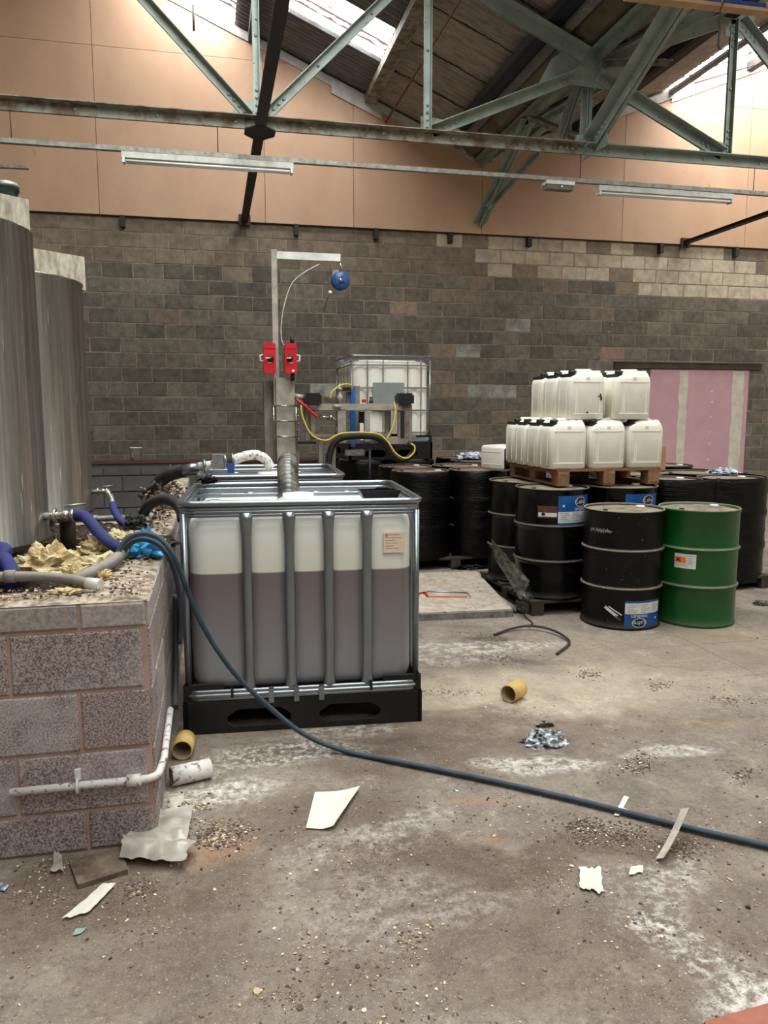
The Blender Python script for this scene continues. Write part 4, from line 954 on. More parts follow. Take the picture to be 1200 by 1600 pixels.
# ------------------------------------------------------------------ jerrycans on their pallet
JZ = PH + DH
jp = pallet('brown wooden pallet carrying the white jerrycans on top of the drums', (3.13, 6.18, JZ + .002), .92, 1.02, .135, m_wood, boards=5)
JW, JD, JH = .315, .245, .395
def can_meshes():
    w, d = JW / 2, JD / 2; mb = MB()
    secs = [(.0, .012, .0, 0), (.012, 0, 0, 0), (.30, 0, 0, 0), (.335, .004, .0, .006), (.372, .018, .012, .05), (.385, .03, .03, .075)]
    ringn = None; vs = []
    for (z, ins, insy, left) in secs:
        loop = rrect(-w + ins + left, -d + ins, w - ins, d - ins, .035, z, 4); ringn = len(loop); vs += loop
    fs = [(j * ringn + i, j * ringn + (i + 1) % ringn, (j + 1) * ringn + (i + 1) % ringn, (j + 1) * ringn + i) for j in range(len(secs) - 1) for i in range(ringn)]
    mb.add(vs, fs, True); mb.add(vs[:ringn], [tuple(reversed(range(ringn)))]); mb.add(vs[-ringn:], [tuple(range(ringn))])
    # moulded panel lines on the broad faces and corner beads
    for s_ in (-1, 1):
        y = s_ * (d + .0005)
        for z in (.045, .30): mb.bb((-w + .03, y - .003, z - .004), (w - .03, y + .003, z + .004))
        for x in (-w + .055, -w + .07, w - .05): mb.bb((x - .003, y - .003, .045), (x + .003, y + .003, .30))
        mb.bb((-.014, y - .002, .325), (.014, y + .002, .34))
    for yy in (-d + .06, d - .06): mb.bb((-w - .003, yy - .003, .03), (-w + .003, yy + .003, .31))
    # stacking lugs
    for x in (-.02, .05, .11): mb.bb((x - .02, -d + .045, .38), (x + .02, -d + .075, .392)); 
    for x in (-.02, .05, .11): mb.bb((x - .02, d - .075, .38), (x + .02, d - .045, .392))
    body = mb.mesh('body', m_jerry)
    cap = MB().lathe([(.034, .352), (.034, .386), (.028, .392), (.004, .393)], 16, (-w + .055, -.05, 0)).bb((-w + .012, -.10, .345), (-w + .075, .10, .366)).mesh('cap', m_jerry_cap)  # black cap and slab stand in for the shaded recess under the handle
    han = MB().tube([(-.06, 0, .375), (-.05, 0, .392), (.08, 0, .394), (.10, 0, .375)], .014, 8).mesh('handle', m_jerry)
    return body, cap, han
CM = can_meshes()
def can(lab, x, y, z, rz=0):
    t = thing('jerrycan', lab, 'jerrycan', (x, y, z), rz, 'white jerrycans')
    for nm, me in zip(('body', 'cap', 'handle'), CM): place(nm, me, t)
    return t
rr = random.Random(9); zt = JZ + .002 + .135; colx = [2.775, 3.115, 3.455]; cn = ('left', 'middle', 'right'); on = ('front', 'second', 'third', 'fourth')
for i in range(3):
    for j in range(4 if i == 0 else 3):
        lab = 'white jerrycan in the bottom layer, %s column, %s' % (cn[i], 'at the front' if j == 0 else on[j] + ' from the front')
        can(lab, colx[i] + rr.uniform(-.008, .008), 5.805 + j * .256, zt, R_(rr.uniform(-2, 2)))
for j in range(3): can('white jerrycan in the top layer, left column, %s' % ('at the front, with a dark scar' if j == 0 else on[j] + ' from the front'), 2.945 + rr.uniform(-.006, .006), 5.86 + j * .262, zt + .394, R_(rr.uniform(-2, 2)))
for j in range(2): can('white jerrycan in the top layer, right column, %s' % ('at the front' if j == 0 else 'behind the front one'), 3.335, 5.82 + j * .27, zt + .394, R_(rr.uniform(-2, 2)))
scar = at(953 - 8, 622, Y=5.73)
p = at(787, 728, Y=7.42); c = can('white jerrycan lying on its side left of the jerrycan stack', 2.78, 7.42, PH + DH + JD / 2 + .012); c.rotation_euler = (R_(90), 0, R_(20)); 
rr = random.Random(61)
scar = MB(); pz_ = at(938, 622, Y=5.735)
for (dx, dz, w_, h_) in ((0, .02, .012, .02), (.008, -.005, .012, .025), (-.015, .012, .01, .008), (-.11, -.115, .012, .01)):
    scar.prism([(pz_.x + dx + w_ * math.cos(a) * rr.uniform(.5, 1), pz_.z + dz + h_ * math.sin(a) * rr.uniform(.5, 1)) for a in [k * .785 for k in range(8)]], t=.003, o=(0, 5.7335, 0))
_jc = [o for o in bpy.data.objects if o.get('label', '').endswith('with a dark scar')][0]
bpy.context.view_layer.update(); _o = scar.build('scar', m_redbrown, None); _o.parent = _jc; _o.matrix_parent_inverse = _jc.matrix_world.inverted()

# ------------------------------------------------------------------ filling machine with jib and hoist
MY = 8.2
mach = thing('filling_machine', 'stainless drum filling machine frame in front of the pale container', 'machine', (1.2, MY, 0)); org = mach.location.copy()
def pb(nm, x0, y0, x1, y1, mat, Y=MY, dep=.08, parent=None, root=None, og=None):
    """a box whose front face fills the given photo rectangle at distance Y"""
    a, b = at(x0, y1, Y=Y), at(x1, y0, Y=Y)
    return MB().bb((a.x, Y, a.z), (b.x, Y + dep, b.z)).build(nm, mat, parent or root or mach, og if og is not None else org)
def px(x, y, Y=MY): return at(x, y, Y=Y)
# column group at the left
col = thing('control_column', 'stainless column with ladder-like rails carrying two red boxes and a jib', 'column', (.75, MY, 0)); oc = col.location.copy()
a, b = px(431, 590), px(460, 590)
MB().bb((a.x, MY, 0), (b.x, MY + .16, a.z)).build('cabinet', m_stainless, col, oc)
a2, b2 = px(412, 596, 8.35), px(428, 596, 8.35); MB().bb((a2.x, 8.36, 0), (b2.x, 8.5, a2.z)).build('rear_post', m_stainless_dull, col, oc)
MB().bb((b.x + .003, MY + .04, 0), (b.x + .045, MY + .1, 1.5)).build('side_channel', m_stainless_dull, col, oc)
a3, b3 = px(424, 388), px(433, 388); MB().bb((a3.x, MY + .04, a.z - .3), (b3.x, MY + .10, a3.z)).build('jib_post', m_stainless, col, oc)
j0, j1 = px(433, 390), px(533, 397); MB().bar((j0.x, MY + .07, j0.z - .045), (j1.x, MY + .07, j0.z - .045), .06, .075).build('jib_arm', m_white_metal, col, oc)
for x in (427, 462):
    p, q = px(x, 634), px(x, 688); MB().tube([(p.x, MY - .03, p.z), (p.x, MY - .03, q.z)], .010, 8).build('rail', m_chrome, col, oc)
for y in (634, 658, 682):
    p, q = px(423, y), px(466, y); MB().tube([(p.x, MY - .035, p.z), (q.x, MY - .035, q.z)], .009, 8).build('rung', m_chrome, col, oc)
for y in (640, 650, 662, 673, 686):
    p = px(464, y); MB().sphere((p.x + .012, MY - .02, p.z), .012, 6, 5).build('bolt', m_chrome, col, oc)
p, q = px(457, 618), px(480, 622); MB().tube([(p.x, MY + .05, p.z), (q.x, MY + .05, q.z)], .03, 12).build('pipe_stub', m_stainless, col, oc)
def redbox(cx, lab, knob_up, side):
    c = px(cx, 561); t = thing('switch_box', lab, 'switch box', (c.x, MY - .03, c.z - .16), group='red isolator boxes'); o_ = t.location.copy(); y0, y1 = MY - .105, MY - .005
    MB().prism([(-.062, -.135), (-.05, -.155), (.05, -.155), (.062, -.135), (.062, .135), (.05, .155), (-.05, .155), (-.062, .135)], t=.1, o=(c.x, MY - .055, c.z)).build('housing', m_red, t, o_)
    MB().bb((c.x - .05, y0 - .006, c.z + .10), (c.x + .05, y0 + .002, c.z + .15)).build('cover_plate', m_red, t, o_)
    MB().lathe([(.032, 0), (.032, .02), (.024, .03), (.004, .031)], 16, (c.x + .01 * side, y0, c.z + .0), Matrix.Rotation(R_(90), 3, 'X')).build('knob', m_ink, t, o_)
    MB().bar((c.x - .045, y0 - .034, c.z + .002), (c.x + .0, y0 - .034, c.z + .002), .012, .012).build('pointer', m_white_metal, t, o_)
    MB().bb((c.x - .018, y0 - .003, c.z - .05), (c.x + .018, y0, c.z - .04)).build('marking', m_white_metal, t, o_)
    MB().tube([(c.x - side * .062, MY - .06, c.z + .04), (c.x - side * .095, MY - .06, c.z + .03), (c.x - side * .095, MY - .06, c.z - .02), (c.x - side * .062, MY - .06, c.z - .03)], .010, 8).build('side_grip', m_white_metal, t, o_)
    if knob_up:
        for s_ in (1, -1):
            MB().tube([(c.x + .02, MY - .055, c.z + s_ * .15), (c.x + .02, MY - .055, c.z + s_ * .225)], .022, 12).build('cable_gland', m_ink, t, o_)
        MB().lathe([(.016, 0), (.016, .01), (.003, .011)], 12, (c.x + .02, y0, c.z - .13), Matrix.Rotation(R_(90), 3, 'X')).build('warning_dot', m_white_metal, t, o_)
redbox(420.5, 'red isolator box on the left of the control column', False, 1)
redbox(453, 'red isolator box with black cable glands on the right of the control column', True, -1)
# balancer hoist hanging at the jib end
hc = px(533, 438); h = thing('spring_balancer', 'blue round spring balancer hanging from the white jib arm', 'hoist', (hc.x, MY + .07, hc.z - .1)); oh = h.location.copy()
MB().lathe([(.02, -.055), (.085, -.05), (.095, -.03), (.098, .0), (.095, .03), (.085, .05), (.02, .055)], 28, (hc.x, MY + .05, hc.z), Matrix.Rotation(R_(90), 3, 'X')).build('drum_case', m_blue, h, oh)
MB().lathe([(.022, .055), (.022, .07), (.004, .071)], 14, (hc.x - .005, MY + .05, hc.z), Matrix.Rotation(R_(90), 3, 'X')).build('hub', m_chrome, h, oh)
for an in (-35, -125, 80): MB().bar((hc.x, MY - .012, hc.z), (hc.x + .05 * math.cos(R_(an)), MY - .012, hc.z + .05 * math.sin(R_(an))), .012, .006, (0, 1, 0)).build('spoke_mark', m_ink, h, oh)
MB().bb((hc.x - .09, MY + .03, hc.z + .03), (hc.x - .02, MY + .09, hc.z + .11)).build('bracket', m_galv_dull, h, oh)
p = px(533, 402); MB().tube([(hc.x + .0, MY + .07, hc.z + .085), (hc.x + .02, MY + .07, hc.z + .14), (p.x - .01, MY + .07, p.z - .02)], .008, 8).build('hook', m_chrome, h, oh)
q = px(517, 456); MB().sphere((q.x, MY + .05, q.z), .022, 10, 7).build('cable_stop', m_white_metal, h, oh)
w0, w1 = px(514, 462), px(507, 486); MB().tube([(q.x, MY + .05, q.z), (w0.x, MY + .05, w0.z), (w1.x, MY + .05, w1.z)], .004, 6).build('wire', m_steel_dark, h, oh)
pts = spline([px(500, 411), px(475, 425), px(455, 445), px(442, 490), px(441, 530), px(452, 548)], 6)
single('air_line', MB().tube([(p.x, MY + .06, p.z) for p in pts], .005, 6), m_white_metal, 'thin clear air line looping from the jib arm to the red boxes', 'cable', (pts[-1].x, MY + .06, pts[-1].z))

# frame
for (nm, x0, y0, x1, y1, mt, Y, dep) in (
    ('side_panel', 467, 628, 478, 688, m_stainless_dull, 8.3, .04), ('side_panel', 478, 634, 485, 688, m_stainless, 8.28, .05),
    ('top_beam', 496, 631, 628, 641, m_stainless, 8.1, .06), ('bottom_beam', 487, 678, 622, 683, m_stainless_dull, 8.1, .06),
    ('frame_post', 528, 640, 541, 692, m_stainless, 8.1, .06), ('frame_post', 570, 640, 578, 690, m_stainless, 8.1, .06), ('frame_post', 611, 640, 621, 694, m_stainless, 8.1, .06),
    ('frame_post', 486, 640, 492, 690, m_stainless_dull, 8.15, .05), ('guide_post', 602, 642, 611, 684, m_stainless_dull, 8.2, .05), ('guide_post', 542, 612, 549, 692, m_galv_dull, 8.3, .05), ('guide_post', 554, 603, 562, 692, m_stainless_dull, 8.32, .05),
    ('end_housing', 622, 632, 644, 694, m_stainless_dull, 8.12, .10), ('end_plate', 606, 683, 622, 694, m_stainless, 8.08, .03), ('blue_strip', 548, 604, 555, 698, m_blue_bright, 8.28, .03),
    ('lower_beam', 535, 688, 590, 693, m_galv_dull, 8.15, .06), ('conveyor_arm', 540, 703, 570, 712, m_galv_dull, 8.1, .1), ('actuator', 562, 643, 569, 661, m_ink, 8.2, .06), ('foot_bar', 465, 690, 494, 694, m_ink, 8.15, .05)):
    pb(nm, x0, y0, x1, y1, mt, Y, dep)
for x0, x1 in ((626, 632), (634, 639)): pb('slot', x0, 642, x1, 684, m_ink if x0 < 630 else m_chrome, 8.112, .006)
for cx, cy in ((487, 622), (630, 622)):
    c = px(cx, cy); a = MB(); a.bb((c.x - .085, 8.06, c.z - .06), (c.x + .085, 8.24, c.z + .03)); a.bb((c.x - .07, 8.07, c.z + .03), (c.x + .07, 8.22, c.z + .05)); a.bb((c.x - .05, 8.05, c.z - .075), (c.x + .05, 8.2, c.z - .06)); m_ = a.build('motor', m_black_plastic, mach, org)
    for k in range(4): MB().bb((c.x - .07 + k * .04, 8.054, c.z - .02), (c.x - .055 + k * .04, 8.06, c.z + .015)).build('vent', m_ink, m_)
for (x, y, r_) in ((578, 626, .03),): 
    c = px(x, y); MB().lathe([(.022, 0), (.026, .02), (.016, .03), (.016, .07)], 12, (c.x, 8.14, c.z - .03)).build('push_button', m_ink, mach, org)
pb('red_button', 566, 624, 572, 629, m_red, 8.09, .03)
c = px(531, 614); MB().lathe([(.035, -.09), (.035, -.03), (.02, -.02), (.02, .03), (.03, .035), (.03, .05), (.012, .055), (.012, .1)], 14, (c.x, 8.2, c.z)).build('valve', m_stainless, mach, org)
c = px(543, 608); MB().bb((c.x - .04, 8.22, c.z - .02), (c.x + .05, 8.3, c.z + .02)).build('sensor', m_ink, mach, org)
c = px(505, 652); MB().tube([(c.x - .05, 8.12, c.z), (c.x + .05, 8.12, c.z)], .022, 12).sphere((c.x + .07, 8.12, c.z), .03, 10, 7).tube([(c.x + .08, 8.12, c.z), (c.x + .13, 8.14, c.z - .04), (c.x + .14, 8.15, c.z - .16)], .016, 10).build('swivel_pipe', m_chrome, mach, org)
c = px(524, 635); MB().tube([(c.x - .04, 8.08, c.z), (c.x + .04, 8.08, c.z)], .018, 12).build('clamp', m_stainless, mach, org)
for x in (500, 520): 
    a = px(x, 690); MB().bb((a.x - .02, 8.14, 0), (a.x + .02, 8.18, a.z + .01)).build('leg', m_stainless_dull, mach, org)
a = px(572, 700); MB().tube([(a.x, 8.0, a.z), (a.x, 8.0, .6)], .014, 8).build('rod', m_ink, mach, org)
def hose(nm, pts, r, mat, lab, cat='hose', seg=12, n=8, grp=None, rad=None):
    ps = spline(pts, n); return single(nm, MB().tube(ps, r if rad is None else [rad(k, len(ps)) for k in range(len(ps))], seg), mat, lab, cat, min(ps, key=lambda p: p.z), grp)
H = lambda x, y, Y=8.0: at(x, y, Y=Y)
hose('machine_hose', [H(512, 745), H(515, 712), H(524, 690), H(545, 682), H(580, 682), H(600, 690), H(612, 710), H(628, 719), H(642, 712), H(645, 700), H(637, 692)], .034, m_hose_black, 'thick black hose arching in front of the stainless machine frame')
hose('machine_cable', [H(470, 633, 7.95), H(474, 655, 7.95), H(488, 680, 7.95), H(510, 688, 7.95), H(535, 677, 7.94), H(585, 677, 7.94), H(604, 688, 7.94), H(618, 708, 7.94), H(634, 716, 7.94), H(646, 708, 7.94), H(648, 698, 7.94), H(642, 693, 7.95)], .009, m_yellow, 'yellow cable taped along the black machine hose', 'cable', 8)
hose('sensor_cable', [H(604, 686, 7.96), H(613, 668, 7.98), H(618, 645, 8.0), H(616, 628, 8.02)], .008, m_yellow, 'short yellow cable rising to the right-hand black motor', 'cable', 8)
hose('valve_cable', [H(516, 622, 8.1), H(519, 612, 8.1), H(535, 601, 8.12), H(548, 602, 8.2), H(549, 612, 8.24)], .009, m_yellow, 'short yellow cable loop above the machine beside the blue strip', 'cable', 8)
hose('air_hose', [H(463, 624, 8.05), H(475, 633, 8.02), H(488, 645, 8.02), H(496, 652, 8.03)], .015, m_red, 'short red air hose hanging beside the control column', 'hose', 8)
# pails and trays on the drums
bk = at(213, 721, Y=LY + .1); t = thing('paint_bucket', 'small white paint bucket with wire handle on the low wall ledge', 'bucket', (bk.x, LY + .09, .90)); 
MB().lathe([(.07, 0), (.088, .165), (.092, .165), (.092, .175), (.085, .175), (.068, .01), (.01, .008)], 24).build('pail', m_white_metal, t)
MB().tube([(.09 * math.cos(a), 0, .165 + .085 * math.sin(a)) for a in [math.pi * k / 12 for k in range(13)]], .005, 6).build('handle', m_steel_dark, t)
MB().bb((-.045, -.092, .04), (-.03, -.080, .12)).build('marking', m_label_grey, t)

# ------------------------------------------------------------------ pipework and hoses at the bund and containers
pz = at(128, 1225, Y=BY - .02).z
wp = thing('waste_pipe', 'paint-spattered white pipe clipped round the corner of the bund wall', 'pipe', (BX + .02, BY - .02, 0)); ow = wp.location.copy()
pts = [(at(15, 1232, Y=BY - .03).x, BY - .03, pz), (BX - .06, BY - .03, pz)] + [(BX - .03 + .05 * math.sin(a), BY + .02 - .05 * math.cos(a), pz) for a in (.3, .8, 1.3)] + [(BX + .03, BY + .12, pz), (BX + .03, 3.4, pz + .01)]
MB().tube(pts, .014, 12).build('pipe', m_pipe_white, wp, ow)
for x in (BX - .05,): MB().tube([(x - .04, BY - .03, pz), (x + .01, BY - .03, pz)], .022, 12).build('coupling', m_pipe_white, wp, ow)
c = at(121, 1222, Y=BY - .03); MB().tube([(c.x, BY - .03 + .022 * math.cos(a), pz + .022 * math.sin(a)) for a in [k * .628 for k in range(10)]], .006, 6, closed=True).build('pipe_clip', m_white_metal, wp, ow)
MB().bb((c.x - .01, BY - .02, pz + .015), (c.x + .01, BY - .006, pz + .055)).build('clip_tab', m_white_metal, wp, ow)
hose('drain_hose', [(BX + .05, 3.42, pz + .01), (BX + .045, 3.55, .3), (BX + .05, 3.62, .5), (BX + .06, 3.6, .75)], .014, m_hose_black, 'dark pipe rising in the gap between bund wall and nearest container', 'pipe')
gp = thing('grey_waste_pipe', 'dusty grey waste pipe lying along the front of the bund top', 'pipe', (-.9, 3.03, .93))
MB().tube(spline([(-1.9, 3.06, .975), (-1.2, 3.05, .98), (-.75, 3.03, .985), (-.56, 3.0, .975), (-.46, 2.95, .962)], 6), .019, 14).build('pipe', m_pipe_grey, gp, gp.location)
MB().tube([(-.47, 2.955, .963), (-.42, 2.93, .96)], .022, 14).build('end_collar', m_white_metal, gp, gp.location)
MB().tube([(-.77, 3.035, .985), (-.73, 3.03, .985)], .024, 14).build('coupling', m_pipe_grey, gp, gp.location)
MB().tube([(-.93, 3.045 + .026 * math.cos(a), .98 + .026 * math.sin(a)) for a in [k * .628 for k in range(10)]], .007, 6, closed=True).build('pipe_clip', m_steel_dark, gp, gp.location)
single('grey_pipe', MB().tube(spline([(-.53, 3.02, .96), (-.43, 3.3, .97), (-.40, 3.6, .975), (-.385, 4.0, .97), (-.38, 4.9, .97)], 6), .024, 14), m_pipe_grey, 'dusty grey pipe running back along the bund wall top', 'pipe', (-.43, 3.3, .94))
single('kerb_pipe', MB().tube([(-2.2, 6.3, .755), (-.5, 6.3, .755)], .022, 12).tube([(-.95, 6.3, .755), (-.9, 6.3, .755)], .03, 12).tube([(-1.25, 6.3, .755), (-1.2, 6.3, .755)], .03, 12), m_galv_dull, 'galvanised pipe on the rear kerb of the bund behind the tanks', 'pipe', (-1.2, 6.3, .73))
q = Vector(pv1) + Vector((.09, 0, 0))
hose('suction_hose', [q, at(132, 807, Y=3.95), at(148, 824, Y=3.88), at(164, 842, Y=3.8), at(182, 854, Y=3.72), at(200, 860, Y=3.66)], .028, m_hose_blue, 'thick blue hose from the near tank valve drooping into the bund')
q = Vector(pv2) + Vector((.05, 0, 0))
hose('suction_elbow', [q, at(169, 770, Y=5.09), at(174, 778, Y=5.08), at(176, 788, Y=5.06)], .018, m_chrome, 'chrome elbow on the second tank valve', 'pipe fitting')
hose('suction_hose', [at(176, 787, Y=5.06), at(180, 800, Y=5.0), at(190, 815, Y=4.9), at(208, 826, Y=4.8)], .023, m_hose_blue, 'thinner blue hose below the chrome elbow of the second tank')
hose('suction_hose', [(-1.25, 3.55, .95), at(-6, 858, Y=3.45), at(5, 872, Y=3.4), at(16, 890, Y=3.34), at(20, 915, Y=3.28)], .032, m_hose_blue, 'blue hose end at the left edge under the near tank')
# the long teal hose
hose('water_hose', [at(182, 905, Y=3.42), at(182, 872, Y=3.42), at(196, 845, Y=3.44), at(222, 834, Y=3.44), at(250, 842, Y=3.42), at(272, 870, Y=3.4), at(290, 915, Y=3.42), at(318, 980, Y=3.46), at(365, 1050, Y=3.47), at(420, 1104, Y=3.47), at(475, 1147, Y=3.44), at(540, 1174, Z=.016), at(620, 1190, Z=.016), at(740, 1214, Z=.016), at(900, 1250, Z=.016), at(1060, 1290, Z=.016), at(1200, 1322, Z=.016), at(1380, 1362, Z=.016), at(1800, 1440, Z=.016)], .0118, m_hose_teal, 'long teal hose draped past the nearest container and across the floor', n=10)
hose('water_hose', [at(188, 892, Y=3.46), at(196, 858, Y=3.47), at(218, 843, Y=3.47), at(246, 850, Y=3.46), at(264, 872, Y=3.45), at(276, 905, Y=3.5), at(282, 950, Y=3.58), at(281, 1005, Y=3.62)], .0115, m_hose_teal, 'short teal hose dropping between bund wall and nearest container')
hose('rubber_hose', [at(222, 806, Y=4.6), at(232, 790, Y=4.55), at(250, 781, Y=4.5), at(268, 782, Y=4.45), at(282, 795, Y=4.4), at(286, 812, Y=4.36)], .033, m_hose_black, 'black rubber hose loop on the bund wall beside the nearest container')
hose('rubber_hose', [(-.52, 6.0, .78), at(240, 776, Y=5.9), at(246, 758, Y=5.85), at(262, 743, Y=5.8), at(287, 735, Y=5.75)], .05, m_hose_black, 'thick black hose feeding the white valve pipe')
vp = thing('valve_pipe', 'white metal valve and curved pipe between thick black hose and rear container', 'pipe fitting', (.0, 5.72, 1.1)); ov = vp.location.copy()
V_ = lambda x, y: at(x, y, Y=5.72)
MB().tube([V_(283, 735), V_(300, 731), V_(312, 729)], [.036, .034, .028], 14).build('hose_tail', m_galv, vp, ov)
MB().tube([V_(310, 729), V_(330, 726), V_(352, 721)], .03, 14).build('pipe', m_pipe_white, vp, ov)
for (x, y, r_, l_) in ((320, 728, .05, 5), (352, 720, .05, 5), (364, 719, .055, 4)): MB().tube([V_(x - l_ / 2, y + .3), V_(x + l_ / 2, y - .3)], r_, 16).build('flange', m_galv, vp, ov)
a = V_(332, 733); b = V_(350, 712); MB().bb((a.x, 5.68, a.z), (b.x, 5.78, b.z + .01)).build('valve_body', m_galv_dull, vp, ov)
MB().tube(spline([V_(364, 719), V_(385, 712), V_(402, 711), V_(415, 718), V_(423, 732)], 6), .036, 14).build('swan_neck', m_pipe_white, vp, ov)
a = V_(355, 730); MB().bb((a.x, 5.66, a.z - .04), (a.x + .05, 5.72, a.z + .03)).build('blue_handle', m_blue, vp, ov)
p0, p1 = at(243, 752, Y=5.6), at(223, 772, Y=5.6); single('hose_spigot', MB().tube([p0, p1], .012, 8).tube([p1, p1 + (p1 - p0) * .25], .02, 8), m_steel_dark, 'thin dark spigot sticking out of the thick black hose', 'pipe fitting', p1)
# wire wound transfer hose arching out of the nearest container
pts = spline([(.40, 4.28, 1.05), (.41, 4.36, 1.17), (.42, 4.50, 1.265), (.44, 4.66, 1.285), (.46, 4.84, 1.23), (.47, 5.05, 1.13), (.46, 5.3, 1.08)], 16)
single('transfer_hose', MB().tube(pts, [.057 + .005 * math.cos(k * 2.1) for k in range(len(pts))], 18), m_hose_clear, 'grey ribbed hose arching out of the top of the nearest container', 'hose', pts[0])
# black tray on the container
p = at(593, 762, Y=4.1); t = thing('plastic_tray', 'black plastic tray on top of the nearest container', 'tray', (p.x, 4.12, 1.118)); 
mb = MB(); mb.prism([(-.09, 0), (.09, 0), (.115, .045), (.105, .045), (.08, .008), (-.08, .008), (-.105, .045), (-.115, .045)], t=.10).build('tray', m_black_plastic, t)
for s_ in (-1, 1): MB().prism([(-.09, 0), (.09, 0), (.115, .045), (-.115, .045)], t=.008, o=(0, s_ * .052, 0)).build('end_wall', m_black_plastic, t)
MB().tube([(-.02, .0, .045), (-.01, .0, .055), (.05, .0, .055), (.06, 0, .045)], .006, 6).build('grip', m_black_plastic, t)

# ------------------------------------------------------------------ loose things
def sheet(nm, mat, lab, cat, corners, th=.0012, amp=.008, freq=9, nu=22, nv=14, seed=0, lift=None, jag=.0, grp=None):
    """paper or film laid on four corners (world points), crumpled, with jagged edges"""
    A, B, C_, D_ = [Vector(c) for c in corners]; top = []; rs = random.Random(seed); JJ = lambda n, o: [1.6 * nz(k * .2 + o * 7.7, seed, o) + .12 * rs.uniform(-1, 1) for k in range(n)]; ju, ju2, jv, jv2 = JJ(nv, 1), JJ(nv, 2), JJ(nu, 3), JJ(nu, 4)
    def f(i, j):
        u, v = i / (nu - 1), j / (nv - 1)
        if i == 0: u += jag * ju[j]
        if i == nu - 1: u += jag * ju2[j]
        if j == 0: v += jag * jv[i]
        if j == nv - 1: v += jag * jv2[i]
        p = (A * (1 - u) + B * u) * (1 - v) + (D_ * (1 - u) + C_ * u) * v
        k = nz(p.x * freq + seed, p.y * freq, seed * .7) + .5 * nz(p.x * freq * 2.6, p.y * freq * 2.6 + seed, 3)
        return p + Vector((0, 0, .004 + amp * (1 + k) + (lift(u, v) if lift else 0)))
    vs = [f(i, j) for j in range(nv) for i in range(nu)]; n = len(vs); vs2 = [p - Vector((0, 0, th)) for p in vs]
    fs = [(j * nu + i, j * nu + i + 1, (j + 1) * nu + i + 1, (j + 1) * nu + i) for j in range(nv - 1) for i in range(nu - 1)]
    fs2 = [tuple(n + q for q in reversed(f_)) for f_ in fs]
    rim = [i for i in range(nu)] + [j * nu + nu - 1 for j in range(1, nv)] + [(nv - 1) * nu + i for i in range(nu - 2, -1, -1)] + [j * nu for j in range(nv - 2, 0, -1)]
    fs3 = [(rim[k], n + rim[k], n + rim[(k + 1) % len(rim)], rim[(k + 1) % len(rim)]) for k in range(len(rim))]
    mb = MB(); mb.add(vs + vs2, fs + fs2 + fs3, False); c = (A + B + C_ + D_) / 4; return single(nm, mb, mat, lab, cat, (c.x, c.y, min(A.z, B.z, C_.z, D_.z)), grp)
def clump(nm, mat, lab, cat, c, s, seed=0, amp=.35, freq=4, grp=None, n=(28, 18), bottom=.3):
    """crumpled lump"""
    c = Vector(c); mb = MB()
    def f(u, v):
        a, b = u * math.tau, v * math.pi; d = Vector((math.sin(b) * math.cos(a), math.sin(b) * math.sin(a), math.cos(b)))
        r = 1 + amp * (nz(d.x * freq * .6 + seed, d.y * freq * .6, d.z * freq * .6) * 1.2 + .6 * nz(d.x * freq * 1.7, d.y * freq * 1.7 + seed, d.z * freq * 1.7)); d = d * r
        return c + Vector((d.x * s[0], d.y * s[1], max(d.z, -bottom) * s[2] + bottom * s[2]))
    mb.surf(f, n[0], n[1], cu=True, smooth=False); return single(nm, mb, mat, lab, cat, c, grp)
G = lambda x, y, z=0: at(x, y, Z=z)
sheet('paper_sheet', m_paper, 'white sheet of paper with curled right side lying on the floor', 'paper', [G(478, 1296), G(521, 1299), G(563, 1236), G(492, 1240)], amp=.003, freq=5, seed=3, lift=lambda u, v: .05 * max(0, u - .55) ** 1.3)
_pp = bpy.data.objects['paper_sheet']; _w = _pp.location.copy()
for k in range(4):
    a_, b_ = at(524 + k * 5, 1287 - k * 7, Z=.018 + .004 * k), at(530 + k * 5, 1283 - k * 7, Z=.02 + .004 * k); MB().bar(a_, b_, .003, .002).build('print_mark', m_ink, _pp, _w)
sheet('paper_strip', m_paper_grey, 'upright curled paper strip leaning over the teal hose', 'paper', [G(1024, 1345), G(1036, 1352), G(1074, 1306), G(1062, 1300)], amp=.004, freq=7, seed=8, lift=lambda u, v: .085 * v ** 1.6 + .02 * u)
sheet('torn_paper', m_paper, 'torn crumpled white paper scrap on the floor, lower right', 'paper', [G(905, 1392), G(942, 1398), G(940, 1362), G(906, 1360)], amp=.007, freq=12, seed=12, jag=.16)
sheet('paper_scrap', m_paper, 'small cream paper scrap right of the torn crumpled paper', 'paper', [G(982, 1370), G(1006, 1366), G(1004, 1356), G(986, 1358)], amp=.006, freq=25, seed=14, jag=.12, nu=12, nv=8)
sheet('paper_label', m_paper, 'small white paper tab under the teal hose', 'paper', [G(959, 1276), G(967, 1277), G(983, 1247), G(975, 1245)], amp=.002, freq=9, seed=15, nu=8, nv=12)
sheet('paper_label', m_paper, 'thin white paper sliver beside the teal hose', 'paper', [G(970, 1268), G(1000, 1282), G(1001, 1276), G(974, 1264)], amp=.002, freq=9, seed=16, nu=12, nv=6)
sheet('white_cloth', m_paper, 'long white torn cloth strip on the floor at lower left', 'cloth', [G(96, 1440), G(142, 1428), G(181, 1385), G(160, 1386)], amp=.007, freq=12, seed=17, jag=.05)
sheet('plastic_bag', m_bag, 'cloudy plastic sheet crumpled against the foot of the bund wall', 'plastic sheet', [G(188, 1352), G(290, 1362), G(312, 1330), G(196, 1322)], amp=.026, freq=7, seed=19, jag=.05, nu=34, nv=20, lift=lambda u, v: .03 * math.sin(math.pi * v))
